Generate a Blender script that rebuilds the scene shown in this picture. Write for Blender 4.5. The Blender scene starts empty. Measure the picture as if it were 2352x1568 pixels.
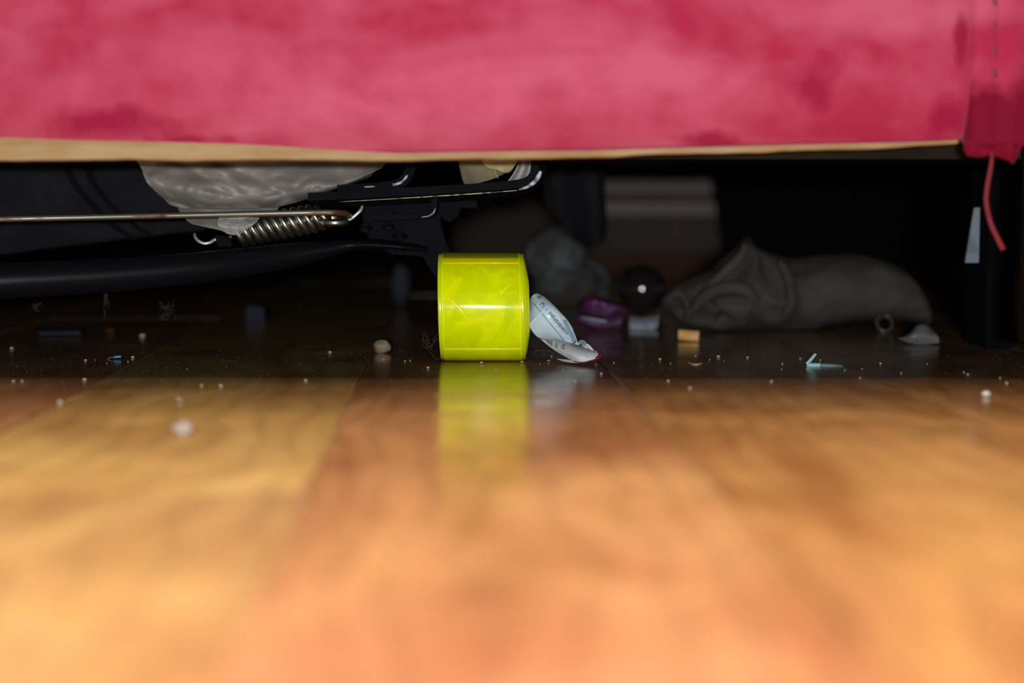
import bpy, bmesh, math, random
from mathutils import Vector, Matrix, noise
R = math.radians
sc = bpy.context.scene
COL = sc.collection
random.seed(7)

# ------------------------------------------------------------------ camera, light, exposure
F = 3900.0                      # focal length in pixels of a 2352 x 1568 frame
CH = 0.095                      # lens height above the floor
PITCH = math.atan(326.0 / F)    # horizon lies 326 px above the frame centre
cd = bpy.data.cameras.new('camera')
cam = bpy.data.objects.new('camera', cd); COL.objects.link(cam)
cam.location = (0, 0, CH)
cam.rotation_euler = (R(90) - PITCH, 0, 0)
cd.sensor_width = 36.0
cd.lens = F / 2352.0 * 36.0
cd.clip_start = 0.01
cd.dof.use_dof = True
cd.dof.focus_distance = 0.985
cd.dof.aperture_fstop = cd.lens / 15.0
cd.dof.aperture_blades = 0
sc.camera = cam

w = bpy.data.worlds.new('world'); sc.world = w; w.use_nodes = True
w.node_tree.nodes['Background'].inputs[0].default_value = (0.80, 0.88, 1.0, 1)
w.node_tree.nodes['Background'].inputs[1].default_value = 0.08

def area(name, loc, rot, sx, sy, power, col):
    l = bpy.data.lights.new(name, 'AREA'); l.shape = 'RECTANGLE'; l.size = sx; l.size_y = sy
    l.energy = power; l.color = col
    o = bpy.data.objects.new(name, l); COL.objects.link(o); o.location = loc; o.rotation_euler = rot
    return o
# ceiling light of the room (large and soft) and a flash set back behind the camera to even the floor
area('ceiling_light', (0.0, 1.10, 2.4), (0, 0, 0), 2.4, 2.6, 350.0, (1.0, 0.90, 0.76)).data.shape = 'ELLIPSE'
area('rear_flash', (0.0, -0.35, 0.117), (R(90) - R(0.5), 0, 0), 0.060, 0.018, 13.4, (0.90, 0.97, 1.0))

vs = sc.view_settings
vs.view_transform = 'Standard'; vs.look = 'None'; vs.exposure = 0.0; vs.gamma = 1.0; vs.use_curve_mapping = False

# ------------------------------------------------------------------ helpers
cp, sp = math.cos(PITCH), math.sin(PITCH)
def P(px, py, Y):
    """world point seen at photo pixel (px, py) and lying at depth Y"""
    a = px - 1176.0; b = 784.0 - py
    dy = F * cp + b * sp; dz = -F * sp + b * cp
    t = Y / dy
    return Vector((a * t, Y, CH + dz * t))
def FL(px, py, z=0.0):
    """world point on the plane of height z"""
    a = px - 1176.0; b = 784.0 - py
    dy = F * cp + b * sp; dz = -F * sp + b * cp
    t = (z - CH) / dz
    return Vector((a * t, dy * t, z))

def setp(o, label=None, cat=None, group=None, kind=None):
    if label: o['label'] = label
    if cat: o['category'] = cat
    if group: o['group'] = group
    if kind: o['kind'] = kind
    return o
def thing(name, label, cat, loc=(0, 0, 0), group=None):
    o = bpy.data.objects.new(name, None); COL.objects.link(o)
    o.empty_display_size = 0.02; o.location = loc
    return setp(o, label, cat, group)
def wloc(o):
    v = Vector((0, 0, 0))
    while o is not None:
        v += Vector(o.location); o = o.parent
    return v
def link(name, bm, m, parent=None, origin=None, smooth=True, solid=0.0, bevel=0.0, sub=0, recalc=True):
    """bmesh in world coordinates -> one mesh object (relative to its parent / own origin)"""
    if recalc: bmesh.ops.recalc_face_normals(bm, faces=bm.faces[:])
    base = wloc(parent) if parent is not None else Vector((0, 0, 0))
    org = Vector(origin) if origin is not None else base
    for v in bm.verts: v.co -= org
    me = bpy.data.meshes.new(name); bm.to_mesh(me); bm.free()
    if m is not None: me.materials.append(m)
    if smooth: me.polygons.foreach_set('use_smooth', [True] * len(me.polygons))
    o = bpy.data.objects.new(name, me); COL.objects.link(o)
    if parent is not None: o.parent = parent
    o.location = org - base
    if solid:
        s = o.modifiers.new('solid', 'SOLIDIFY'); s.thickness = solid; s.offset = 0.0
    if bevel:
        b = o.modifiers.new('bevel', 'BEVEL'); b.width = bevel; b.segments = 2; b.limit_method = 'ANGLE'; b.angle_limit = R(40)
    if sub:
        b = o.modifiers.new('sub', 'SUBSURF'); b.levels = sub; b.render_levels = sub
    return o
def cr(p, t):
    """Catmull-Rom point on list p at t in 0..1"""
    n = len(p) - 1
    if n == 0: return p[0].copy()
    x = min(max(t, 0.0), 1.0) * n; i = min(int(x), n - 1); f = x - i
    a = p[max(i - 1, 0)]; b = p[i]; c = p[i + 1]; d = p[min(i + 2, n)]
    return 0.5 * ((2 * b) + (c - a) * f + (2 * a - 5 * b + 4 * c - d) * f * f + (3 * b - a - 3 * c + d) * f ** 3)
def ln(p, t):
    n = len(p) - 1
    x = min(max(t, 0.0), 1.0) * n; i = min(int(x), n - 1); f = x - i
    return p[i].lerp(p[i + 1], f)
def loft(rails, nu, nv, bm=None, disp=None, straight=False):
    bm = bm or bmesh.new()
    f = ln if straight else cr
    rails = [[f(r, i / nu) for i in range(nu + 1)] for r in rails]
    g = []
    for i in range(nu + 1):
        c = [r[i] for r in rails]
        row = []
        for j in range(nv + 1):
            q = f(c, j / nv)
            if disp: q = q + disp(i / nu, j / nv, q)
            row.append(bm.verts.new(q))
        g.append(row)
    for i in range(nu):
        for j in range(nv):
            bm.faces.new((g[i][j], g[i + 1][j], g[i + 1][j + 1], g[i][j + 1]))
    return bm
def tube(pts, rad, bm=None, n=10, steps=None, cap=True, straight=False):
    """round bar along pts; rad is a number or a list of radii (r or (rx, rz))"""
    bm = bm or bmesh.new()
    pts = [Vector(p) for p in pts]
    steps = steps or max(2, (len(pts) - 1) * 6)
    f = ln if straight else cr
    c = [f(pts, i / steps) for i in range(steps + 1)]
    up = Vector((0, 0, 1)); prev = None; rings = []
    for i, q in enumerate(c):
        t = (c[min(i + 1, steps)] - c[max(i - 1, 0)]).normalized()
        if prev is None:
            s = t.cross(up)
            if s.length < 1e-4: s = t.cross(Vector((1, 0, 0)))
            s.normalize()
        else:
            s = (prev - t * prev.dot(t)).normalized()
        prev = s; u = s.cross(t).normalized()
        if isinstance(rad, (list, tuple)):
            x = i / steps * (len(rad) - 1); k = min(int(x), len(rad) - 2); ff = x - k
            A = rad[k]; B = rad[k + 1]
            A = A if isinstance(A, tuple) else (A, A); B = B if isinstance(B, tuple) else (B, B)
            r = (A[0] + (B[0] - A[0]) * ff, A[1] + (B[1] - A[1]) * ff)
        else: r = (rad, rad)
        rings.append([bm.verts.new(q + s * (math.cos(2 * math.pi * k / n) * r[0]) + u * (math.sin(2 * math.pi * k / n) * r[1])) for k in range(n)])
    for i in range(steps):
        for k in range(n):
            bm.faces.new((rings[i][k], rings[i][(k + 1) % n], rings[i + 1][(k + 1) % n], rings[i + 1][k]))
    if cap:
        bm.faces.new(rings[0]); bm.faces.new(rings[-1])
    return bm
def box(x0, x1, y0, y1, z0, z1, bm=None):
    bm = bm or bmesh.new()
    v = [bm.verts.new((x, y, z)) for x in (x0, x1) for y in (y0, y1) for z in (z0, z1)]
    for f in ((0, 1, 3, 2), (4, 6, 7, 5), (0, 4, 5, 1), (2, 3, 7, 6), (0, 2, 6, 4), (1, 5, 7, 3)):
        bm.faces.new([v[i] for i in f])
    return bm
def slab(poly, d, bm=None):
    """outline of world points extruded by vector d"""
    bm = bm or bmesh.new(); d = Vector(d)
    a = [bm.verts.new(p) for p in poly]; b = [bm.verts.new(p + d) for p in poly]
    n = len(poly)
    bm.faces.new(a); bm.faces.new(b[::-1])
    for i in range(n): bm.faces.new((a[i], b[i], b[(i + 1) % n], a[(i + 1) % n]))
    return bm
def sweep(path, prof, bm=None, steps=60, close=True):
    """profile of (offset across, depth) pairs swept along a path that lies in a plane facing the camera"""
    bm = bm or bmesh.new()
    c = [cr(path, i / steps) for i in range(steps + 1)]
    rings = []
    for i, q in enumerate(c):
        t = (c[min(i + 1, steps)] - c[max(i - 1, 0)]).normalized()
        nrm = Vector((-t.z, 0, t.x)).normalized()
        rings.append([bm.verts.new(q + nrm * a + Vector((0, b, 0))) for a, b in prof])
    n = len(prof)
    for i in range(steps):
        for k in range(n):
            bm.faces.new((rings[i][k], rings[i][(k + 1) % n], rings[i + 1][(k + 1) % n], rings[i + 1][k]))
    bm.faces.new(rings[0]); bm.faces.new(rings[-1][::-1])
    return bm
def blob(c, r, sub=3, amp=0.2, freq=1.5, seed=0.0, ridged=False, flat=True, bm=None):
    """lumpy closed body resting on z = c.z - r.z"""
    bm = bm or bmesh.new(); c = Vector(c)
    res = bmesh.ops.create_icosphere(bm, subdivisions=sub, radius=1.0)
    so = Vector((seed, seed * 1.7, -seed))
    for v in res['verts']:
        n = v.co.normalized()
        k = noise.noise(n * freq + so)
        k2 = noise.noise(n * freq * 2.7 + so * 2)
        if ridged: k = 1 - 2 * abs(k); k2 = 1 - 2 * abs(k2)
        s = 1 + amp * k + amp * 0.5 * k2
        q = Vector((n.x * r[0] * s, n.y * r[1] * s, n.z * r[2] * s))
        if flat and q.z < -r[2]: q.z = -r[2]
        v.co = c + q
    return bm

# ------------------------------------------------------------------ materials
def mat(name, col, rough=0.6, metal=0.0, col2=None, nscale=8.0, ndet=4.0, nlo=0.4, nhi=0.6, stretch=(1, 1, 1), bump=0.0, bscale=60.0,
        sheen=0.0, coat=0.0, coat_rough=0.1, trans=0.0, alpha=1.0, spec=0.5, sub=0.0, rough2=None):
    m = bpy.data.materials.new(name); m.use_nodes = True
    nt = m.node_tree; b = nt.nodes['Principled BSDF']
    b.inputs['Base Color'].default_value = (*col, 1); b.inputs['Roughness'].default_value = rough
    b.inputs['Metallic'].default_value = metal; b.inputs['Specular IOR Level'].default_value = spec
    b.inputs['Sheen Weight'].default_value = sheen; b.inputs['Coat Weight'].default_value = coat
    b.inputs['Coat Roughness'].default_value = coat_rough; b.inputs['Transmission Weight'].default_value = trans
    b.inputs['Alpha'].default_value = alpha
    if col2 is not None or bump:
        tc = nt.nodes.new('ShaderNodeTexCoord'); mp = nt.nodes.new('ShaderNodeMapping')
        mp.inputs['Scale'].default_value = stretch
        nt.links.new(tc.outputs['Object'], mp.inputs['Vector'])
    if col2 is not None:
        n = nt.nodes.new('ShaderNodeTexNoise'); n.inputs['Scale'].default_value = nscale; n.inputs['Detail'].default_value = ndet
        nt.links.new(mp.outputs['Vector'], n.inputs['Vector'])
        r = nt.nodes.new('ShaderNodeMapRange'); r.inputs['From Min'].default_value = nlo; r.inputs['From Max'].default_value = nhi
        nt.links.new(n.outputs['Fac'], r.inputs['Value'])
        x = nt.nodes.new('ShaderNodeMix'); x.data_type = 'RGBA'
        x.inputs['A'].default_value = (*col, 1); x.inputs['B'].default_value = (*col2, 1)
        nt.links.new(r.outputs['Result'], x.inputs['Factor']); nt.links.new(x.outputs['Result'], b.inputs['Base Color'])
        if rough2 is not None:
            rr = nt.nodes.new('ShaderNodeMapRange'); rr.inputs['To Min'].default_value = rough; rr.inputs['To Max'].default_value = rough2
            nt.links.new(r.outputs['Result'], rr.inputs['Value']); nt.links.new(rr.outputs['Result'], b.inputs['Roughness'])
    if bump:
        n2 = nt.nodes.new('ShaderNodeTexNoise'); n2.inputs['Scale'].default_value = bscale; n2.inputs['Detail'].default_value = 3
        nt.links.new(mp.outputs['Vector'], n2.inputs['Vector'])
        bp = nt.nodes.new('ShaderNodeBump'); bp.inputs['Strength'].default_value = bump; bp.inputs['Distance'].default_value = 0.002
        nt.links.new(n2.outputs['Fac'], bp.inputs['Height']); nt.links.new(bp.outputs['Normal'], b.inputs['Normal'])
    return m
def N(nt, t, **kw):
    n = nt.nodes.new(t)
    for k, v in kw.items():
        if hasattr(n, k): setattr(n, k, v)
        else: n.inputs[k].default_value = v
    return n

def wood_floor():
    m = bpy.data.materials.new('varnished_floor_wood'); m.use_nodes = True; nt = m.node_tree; L = nt.links.new
    b = nt.nodes['Principled BSDF']
    tc = N(nt, 'ShaderNodeTexCoord'); oi = N(nt, 'ShaderNodeObjectInfo')
    off = N(nt, 'ShaderNodeVectorMath', operation='SCALE'); L(oi.outputs['Location'], off.inputs[0]); off.inputs['Scale'].default_value = 7.3
    add = N(nt, 'ShaderNodeVectorMath', operation='ADD'); L(tc.outputs['Object'], add.inputs[0]); L(off.outputs[0], add.inputs[1])
    # large cloudy figure of the board
    mp1 = N(nt, 'ShaderNodeMapping'); mp1.inputs['Scale'].default_value = (16, 6, 1); L(add.outputs[0], mp1.inputs[0])
    n1 = N(nt, 'ShaderNodeTexNoise'); n1.inputs['Scale'].default_value = 1.0; n1.inputs['Detail'].default_value = 4; n1.inputs['Distortion'].default_value = 1.2
    L(mp1.outputs[0], n1.inputs['Vector'])
    # growth lines
    mp2 = N(nt, 'ShaderNodeMapping'); mp2.inputs['Scale'].default_value = (34, 16, 1); L(add.outputs[0], mp2.inputs[0])
    n2 = N(nt, 'ShaderNodeTexWave', wave_type='BANDS', bands_direction='X'); n2.inputs['Scale'].default_value = 0.55
    n2.inputs['Distortion'].default_value = 14.0; n2.inputs['Detail'].default_value = 3; n2.inputs['Detail Scale'].default_value = 0.7
    L(mp2.outputs[0], n2.inputs['Vector'])
    r1 = N(nt, 'ShaderNodeMapRange'); r1.inputs['From Min'].default_value = 0.32; r1.inputs['From Max'].default_value = 0.68; L(n1.outputs['Fac'], r1.inputs['Value'])
    cA = N(nt, 'ShaderNodeMix', data_type='RGBA'); cA.inputs['A'].default_value = (0.215, 0.093, 0.032, 1); cA.inputs['B'].default_value = (0.345, 0.185, 0.068, 1)
    L(r1.outputs[0], cA.inputs['Factor'])
    # each board a little yellower or redder
    cB = N(nt, 'ShaderNodeMix', data_type='RGBA', blend_type='MULTIPLY'); cB.inputs['Factor'].default_value = 1.0
    L(cA.outputs['Result'], cB.inputs['A']); L(oi.outputs['Color'], cB.inputs['B'])
    gl = N(nt, 'ShaderNodeMapRange'); gl.inputs['From Min'].default_value = 0.0; gl.inputs['From Max'].default_value = 0.45
    gl.inputs['To Min'].default_value = 0.86; gl.inputs['To Max'].default_value = 1.0; L(n2.outputs['Fac'], gl.inputs['Value'])
    cC = N(nt, 'ShaderNodeMix', data_type='RGBA', blend_type='MULTIPLY'); cC.inputs['Factor'].default_value = 1.0
    L(cB.outputs['Result'], cC.inputs['A']); L(gl.outputs[0], cC.inputs['B'])
    L(cC.outputs['Result'], b.inputs['Base Color'])
    # varnish: smears of dust roughen it
    n3 = N(nt, 'ShaderNodeTexNoise'); n3.inputs['Scale'].default_value = 22; n3.inputs['Detail'].default_value = 5; L(add.outputs[0], n3.inputs['Vector'])
    r3 = N(nt, 'ShaderNodeMapRange'); r3.inputs['To Min'].default_value = 0.14; r3.inputs['To Max'].default_value = 0.28
    r3.inputs['From Min'].default_value = 0.35; r3.inputs['From Max'].default_value = 0.7; L(n3.outputs['Fac'], r3.inputs['Value'])
    L(r3.outputs[0], b.inputs['Roughness'])
    n4 = N(nt, 'ShaderNodeTexNoise'); n4.inputs['Scale'].default_value = 35; n4.inputs['Detail'].default_value = 2; L(add.outputs[0], n4.inputs['Vector'])
    bp = N(nt, 'ShaderNodeBump'); b.inputs['IOR'].default_value = 1.72; bp.inputs['Strength'].default_value = 0.03; bp.inputs['Distance'].default_value = 0.002
    L(n4.outputs['Fac'], bp.inputs['Height']); L(bp.outputs[0], b.inputs['Normal'])
    return m
def velvet(name, stain_lo=None, stain_hi=None, spots=True):
    m = bpy.data.materials.new(name); m.use_nodes = True; nt = m.node_tree; L = nt.links.new
    b = nt.nodes['Principled BSDF']; b.inputs['Roughness'].default_value = 0.85; b.inputs['Specular IOR Level'].default_value = 0.15
    b.inputs['Sheen Weight'].default_value = 0.25; b.inputs['Sheen Roughness'].default_value = 0.4; b.inputs['Sheen Tint'].default_value = (1, 0.55, 0.7, 1)
    tc = N(nt, 'ShaderNodeTexCoord')
    # brushed pile: broad slanting smears plus smaller blotches
    mp = N(nt, 'ShaderNodeMapping'); mp.inputs['Rotation'].default_value = (0, R(-28), 0); mp.inputs['Scale'].default_value = (9, 9, 22); L(tc.outputs['Object'], mp.inputs[0])
    n1 = N(nt, 'ShaderNodeTexNoise'); n1.inputs['Scale'].default_value = 1; n1.inputs['Detail'].default_value = 3; n1.inputs['Distortion'].default_value = 0.6; L(mp.outputs[0], n1.inputs['Vector'])
    n2 = N(nt, 'ShaderNodeTexNoise'); n2.inputs['Scale'].default_value = 55; n2.inputs['Detail'].default_value = 5; L(tc.outputs['Object'], n2.inputs['Vector'])
    mx = N(nt, 'ShaderNodeMath', operation='MULTIPLY_ADD'); mx.inputs[1].default_value = 0.35; L(n2.outputs['Fac'], mx.inputs[0]); L(n1.outputs['Fac'], mx.inputs[2])
    r = N(nt, 'ShaderNodeMapRange'); r.inputs['From Min'].default_value = 0.50; r.inputs['From Max'].default_value = 0.84; L(mx.outputs[0], r.inputs['Value'])
    c = N(nt, 'ShaderNodeMix', data_type='RGBA'); c.inputs['A'].default_value = (0.36, 0.018, 0.058, 1); c.inputs['B'].default_value = (0.49, 0.086, 0.152, 1); L(r.outputs[0], c.inputs['Factor'])
    out = c
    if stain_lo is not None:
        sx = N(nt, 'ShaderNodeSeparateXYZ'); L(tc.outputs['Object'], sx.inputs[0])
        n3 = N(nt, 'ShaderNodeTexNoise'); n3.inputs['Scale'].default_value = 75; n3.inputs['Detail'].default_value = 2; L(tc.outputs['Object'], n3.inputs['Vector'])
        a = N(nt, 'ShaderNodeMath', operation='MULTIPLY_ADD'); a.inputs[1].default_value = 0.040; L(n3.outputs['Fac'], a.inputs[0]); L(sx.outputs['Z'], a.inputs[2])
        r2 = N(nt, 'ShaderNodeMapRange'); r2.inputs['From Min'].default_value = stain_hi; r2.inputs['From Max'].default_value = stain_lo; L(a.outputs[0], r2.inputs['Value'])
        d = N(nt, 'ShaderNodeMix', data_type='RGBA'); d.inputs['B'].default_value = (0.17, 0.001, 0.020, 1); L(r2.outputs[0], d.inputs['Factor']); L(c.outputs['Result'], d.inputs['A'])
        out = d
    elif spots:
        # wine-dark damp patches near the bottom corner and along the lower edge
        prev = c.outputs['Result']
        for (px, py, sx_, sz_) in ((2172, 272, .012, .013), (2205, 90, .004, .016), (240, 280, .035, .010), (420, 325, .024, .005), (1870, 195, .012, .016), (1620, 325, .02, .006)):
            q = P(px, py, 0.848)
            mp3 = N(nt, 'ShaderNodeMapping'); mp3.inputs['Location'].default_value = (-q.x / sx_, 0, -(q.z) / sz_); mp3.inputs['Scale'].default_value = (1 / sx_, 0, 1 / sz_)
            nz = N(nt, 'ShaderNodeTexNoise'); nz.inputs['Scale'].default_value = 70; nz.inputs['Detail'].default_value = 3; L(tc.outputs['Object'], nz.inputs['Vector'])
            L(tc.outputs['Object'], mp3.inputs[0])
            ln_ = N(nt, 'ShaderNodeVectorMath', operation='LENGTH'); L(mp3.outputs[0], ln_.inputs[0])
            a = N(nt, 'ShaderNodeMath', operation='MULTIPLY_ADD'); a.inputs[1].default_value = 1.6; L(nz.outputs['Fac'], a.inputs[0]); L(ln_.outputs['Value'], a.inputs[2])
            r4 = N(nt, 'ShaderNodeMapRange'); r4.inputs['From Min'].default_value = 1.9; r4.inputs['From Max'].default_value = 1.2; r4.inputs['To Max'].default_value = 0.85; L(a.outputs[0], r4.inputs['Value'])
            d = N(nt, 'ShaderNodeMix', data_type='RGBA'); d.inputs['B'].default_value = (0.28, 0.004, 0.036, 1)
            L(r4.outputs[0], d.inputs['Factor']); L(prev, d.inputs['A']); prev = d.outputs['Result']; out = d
    L(out.outputs['Result'], b.inputs['Base Color'])
    bp = N(nt, 'ShaderNodeBump'); bp.inputs['Strength'].default_value = 0.25; bp.inputs['Distance'].default_value = 0.001
    n5 = N(nt, 'ShaderNodeTexNoise'); n5.inputs['Scale'].default_value = 500; L(tc.outputs['Object'], n5.inputs['Vector']); L(n5.outputs['Fac'], bp.inputs['Height']); L(bp.outputs[0], b.inputs['Normal'])
    return m
def film(name, col, alpha, rough=0.25, wr=120.0, strength=0.5):
    """thin wrinkled plastic: see-through mix"""
    m = mat(name, col, rough, alpha=alpha, bump=strength, bscale=wr, spec=0.6)
    return m

M = {}
M['floor'] = wood_floor()
M['velvet'] = velvet('red_velvet')
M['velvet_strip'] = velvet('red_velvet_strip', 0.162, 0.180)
M['velvet_dark'] = mat('dark_red_velvet', (0.17, 0.002, 0.015), 0.85, col2=(0.21, 0.005, 0.024), nscale=120, sheen=0.03, spec=0.1)
M['thread'] = mat('red_thread', (0.20, 0.014, 0.022), 0.8, bump=0.5, bscale=900)
M['stitch'] = mat('stitch_thread', (0.16, 0.035, 0.06), 0.8)
M['tan_wood'] = mat('raw_board_edge', (0.33, 0.20, 0.09), 0.85, spec=0.2, col2=(0.38, 0.27, 0.14), nscale=30, stretch=(1, 1, 4), bump=0.3, bscale=200)
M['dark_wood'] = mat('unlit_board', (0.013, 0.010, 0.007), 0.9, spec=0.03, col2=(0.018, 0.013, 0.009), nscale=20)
M['deck'] = mat('deck_cloth', (0.003, 0.003, 0.004), 0.9, spec=0.05)
M['black_cloth'] = mat('black_cloth', (0.006, 0.0055, 0.0072), 0.9, col2=(0.009, 0.008, 0.010), nscale=60, bump=0.4, bscale=500, spec=0.2)
M['black_seam'] = mat('black_webbing', (0.004, 0.004, 0.005), 0.95, bump=0.6, bscale=600, spec=0.1)
M['black_metal'] = mat('black_painted_steel', (0.0025, 0.0025, 0.0036), 0.6, col2=(0.004, 0.004, 0.0055), nscale=60, bump=0.15, bscale=180, spec=0.03)
M['black_tube'] = mat('black_tube_paint', (0.005, 0.005, 0.006), 0.36, bump=0.05, bscale=120, spec=0.08)
M['worn'] = mat('worn_bare_edge', (0.30, 0.24, 0.14), 0.4, 0.6, col2=(0.04, 0.035, 0.025), nscale=260, nlo=0.48, nhi=0.6)
M['silver'] = mat('worn_bright_corner', (0.24, 0.25, 0.29), 0.5, 0.4, col2=(0.04, 0.04, 0.05), nscale=330, nlo=0.5, nhi=0.62, bump=0.3, bscale=300)
M['steel'] = mat('spring_steel', (0.42, 0.41, 0.36), 0.33, 1.0, col2=(0.26, 0.25, 0.22), nscale=150)
M['rod'] = mat('rusty_rod_steel', (0.30, 0.26, 0.20), 0.45, 0.85, col2=(0.15, 0.055, 0.025), nscale=40, nlo=0.56, nhi=0.64, stretch=(0.6, 1, 1), rough2=0.8)
M['hook'] = mat('bright_hook_steel', (0.85, 0.85, 0.70), 0.35, 0.6)
M['sheet'] = film('grey_plastic_film', (0.25, 0.215, 0.185), 0.85, 0.5, 70, 0.5)
M['clear'] = film('clear_plastic_film', (0.45, 0.45, 0.43), 0.45, 0.18, 260, 1.0)
M['mask_tape'] = mat('yellowed_paper_tape', (0.15, 0.125, 0.06), 0.8, col2=(0.12, 0.10, 0.06), nscale=60)
M['mask_edge'] = mat('cream_paper', (0.42, 0.36, 0.17), 0.8, col2=(0.34, 0.29, 0.15), nscale=80)
def tape_mat():
    m = bpy.data.materials.new('lime_reflective_tape'); m.use_nodes = True; nt = m.node_tree; L = nt.links.new
    b = nt.nodes['Principled BSDF']; b.inputs['Roughness'].default_value = 0.21; b.inputs['Specular IOR Level'].default_value = 0.7; b.inputs['Anisotropic'].default_value = 1.0
    tg = N(nt, 'ShaderNodeTangent', direction_type='RADIAL', axis='X'); L(tg.outputs[0], b.inputs['Tangent']); b.inputs['Anisotropic Rotation'].default_value = 0.25
    b.inputs['Coat Weight'].default_value = 0.0
    tc = N(nt, 'ShaderNodeTexCoord')
    vo = N(nt, 'ShaderNodeTexVoronoi'); vo.inputs['Scale'].default_value = 75; vo.inputs['Randomness'].default_value = 1.0; L(tc.outputs['Object'], vo.inputs['Vector'])
    n = N(nt, 'ShaderNodeTexNoise'); n.inputs['Scale'].default_value = 55; n.inputs['Detail'].default_value = 4; n.inputs['Distortion'].default_value = 1.5; L(tc.outputs['Object'], n.inputs['Vector'])
    r = N(nt, 'ShaderNodeMapRange'); r.inputs['From Min'].default_value = 0.38; r.inputs['From Max'].default_value = 0.68; L(n.outputs['Fac'], r.inputs['Value'])
    c = N(nt, 'ShaderNodeMix', data_type='RGBA'); c.inputs['A'].default_value = (0.70, 0.80, 0.0, 1); c.inputs['B'].default_value = (0.92, 0.95, 0.0, 1); L(r.outputs[0], c.inputs['Factor'])
    L(c.outputs['Result'], b.inputs['Base Color'])
    bp = N(nt, 'ShaderNodeBump'); bp.inputs['Strength'].default_value = 0.12; bp.inputs['Distance'].default_value = 0.001
    L(n.outputs['Fac'], bp.inputs['Height']); L(bp.outputs[0], b.inputs['Coat Normal'])
    return m
M['tape'] = tape_mat()
M['tape_edge'] = mat('lime_clear_margin', (0.66, 0.74, 0.0), 0.25, coat=1.0, coat_rough=0.05)
M['tape_line'] = mat('lime_weld_line', (1.0, 0.98, 0.02), 0.3, coat=1.0)
M['tape_seam'] = mat('orange_lime_weld', (0.95, 0.78, 0.0), 0.3, coat=0.5)
M['tape_top_shade'] = mat('olive_shaded_vinyl', (0.26, 0.30, 0.0), 0.3, coat=0.5)  # clear vinyl, its olive darkened for the grazing shade on top
M['tape_core'] = mat('grey_card_core', (0.5, 0.5, 0.45), 0.8)
M['scratch'] = mat('bright_crease', (1.0, 0.97, 0.0), 0.25, coat=1.0)
M['label'] = mat('bluish_white_label', (0.52, 0.62, 0.68), 0.32, col2=(0.60, 0.69, 0.74), nscale=60, bump=0.08, bscale=60, spec=0.5)
M['label_under'] = mat('cream_label_back', (0.52, 0.50, 0.48), 0.6, col2=(0.60, 0.60, 0.60), nscale=60)
M['label_shade'] = mat('grey_edge_shading', (0.30, 0.38, 0.46), 0.4)
M['label_glint'] = mat('pale_crease_glint', (0.75, 0.82, 0.86), 0.12, spec=0.8)
M['label_grey'] = mat('grey_blue_print', (0.22, 0.30, 0.38), 0.5)
M['ink'] = mat('black_print', (0.03, 0.03, 0.03), 0.6)
M['label_red'] = mat('crimson_print', (0.25, 0.01, 0.04), 0.5)
M['grey_cloth'] = mat('grey_brown_cloth', (0.042, 0.036, 0.031), 0.95, col2=(0.056, 0.050, 0.046), nscale=30, bump=0.4, bscale=400, spec=0.1)
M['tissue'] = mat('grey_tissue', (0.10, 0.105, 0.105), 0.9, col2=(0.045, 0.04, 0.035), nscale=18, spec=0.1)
M['ball'] = mat('dark_glossy_ball', (0.014, 0.010, 0.010), 0.12, coat=1.0, coat_rough=0.08)
M['purple'] = mat('purple_film', (0.085, 0.010, 0.07), 0.3, col2=(0.12, 0.055, 0.12), nscale=60, bump=0.5, bscale=120, alpha=0.9)
M['white_scrap'] = mat('lilac_white_paper', (0.26, 0.26, 0.31), 0.7, col2=(0.20, 0.20, 0.25), nscale=120)
M['filter'] = mat('orange_tan_stub', (0.62, 0.30, 0.075), 0.85, col2=(0.70, 0.40, 0.15), nscale=150)
M['filter_end'] = mat('pale_stub_end', (0.65, 0.45, 0.22), 0.9)
M['carton'] = mat('brown_carton', (0.055, 0.042, 0.037), 0.9, spec=0.1, col2=(0.07, 0.05, 0.04), nscale=12)
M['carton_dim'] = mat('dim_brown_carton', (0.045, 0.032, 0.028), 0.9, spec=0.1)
M['carton_band'] = mat('pale_carton_rim', (0.20, 0.155, 0.14), 0.85, spec=0.1)
M['carton_red'] = mat('red_brown_carton_base', (0.060, 0.026, 0.014), 0.9, spec=0.1)
M['wall'] = mat('back_wall_paint', (0.004, 0.004, 0.005), 0.9, spec=0.02)
M['base'] = mat('dark_baseboard', (0.006, 0.005, 0.005), 0.9, spec=0.02)
M['crumb_w'] = mat('white_crumb', (0.55, 0.53, 0.48), 0.8, col2=(0.42, 0.38, 0.32), nscale=400)
M['crumb_y'] = mat('yellow_brown_crumb', (0.42, 0.30, 0.12), 0.8, col2=(0.5, 0.4, 0.2), nscale=400)
M['crumb_b'] = mat('brown_crumb', (0.20, 0.12, 0.07), 0.85, col2=(0.26, 0.18, 0.12), nscale=200)
M['flake'] = mat('dull_white_paper', (0.24, 0.22, 0.20), 0.85)
M['cyan'] = mat('pale_cyan_plastic', (0.30, 0.50, 0.48), 0.4)
M['cyan_dim'] = mat('dull_cyan_plastic', (0.13, 0.19, 0.19), 0.5, alpha=0.85)
M['blue'] = mat('blue_plastic', (0.10, 0.28, 0.48), 0.4)
M['grey_dim'] = mat('blue_grey_paper', (0.020, 0.021, 0.032), 0.9, spec=0.1)
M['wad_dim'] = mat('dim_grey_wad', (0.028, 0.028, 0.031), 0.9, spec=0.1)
M['orange_bit'] = mat('orange_plastic', (0.055, 0.018, 0.002), 0.8, spec=0.1)
M['lint'] = mat('grey_lint', (0.10, 0.10, 0.11), 0.9)
M['ring'] = mat('dark_clear_plastic', (0.06, 0.055, 0.055), 0.2, alpha=0.8)
M['scrap_clear'] = mat('cloudy_plastic', (0.17, 0.16, 0.155), 0.3, alpha=0.75)
M['pale_plate'] = mat('pale_metal_plate', (0.16, 0.18, 0.21), 0.6, 0.0)
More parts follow.
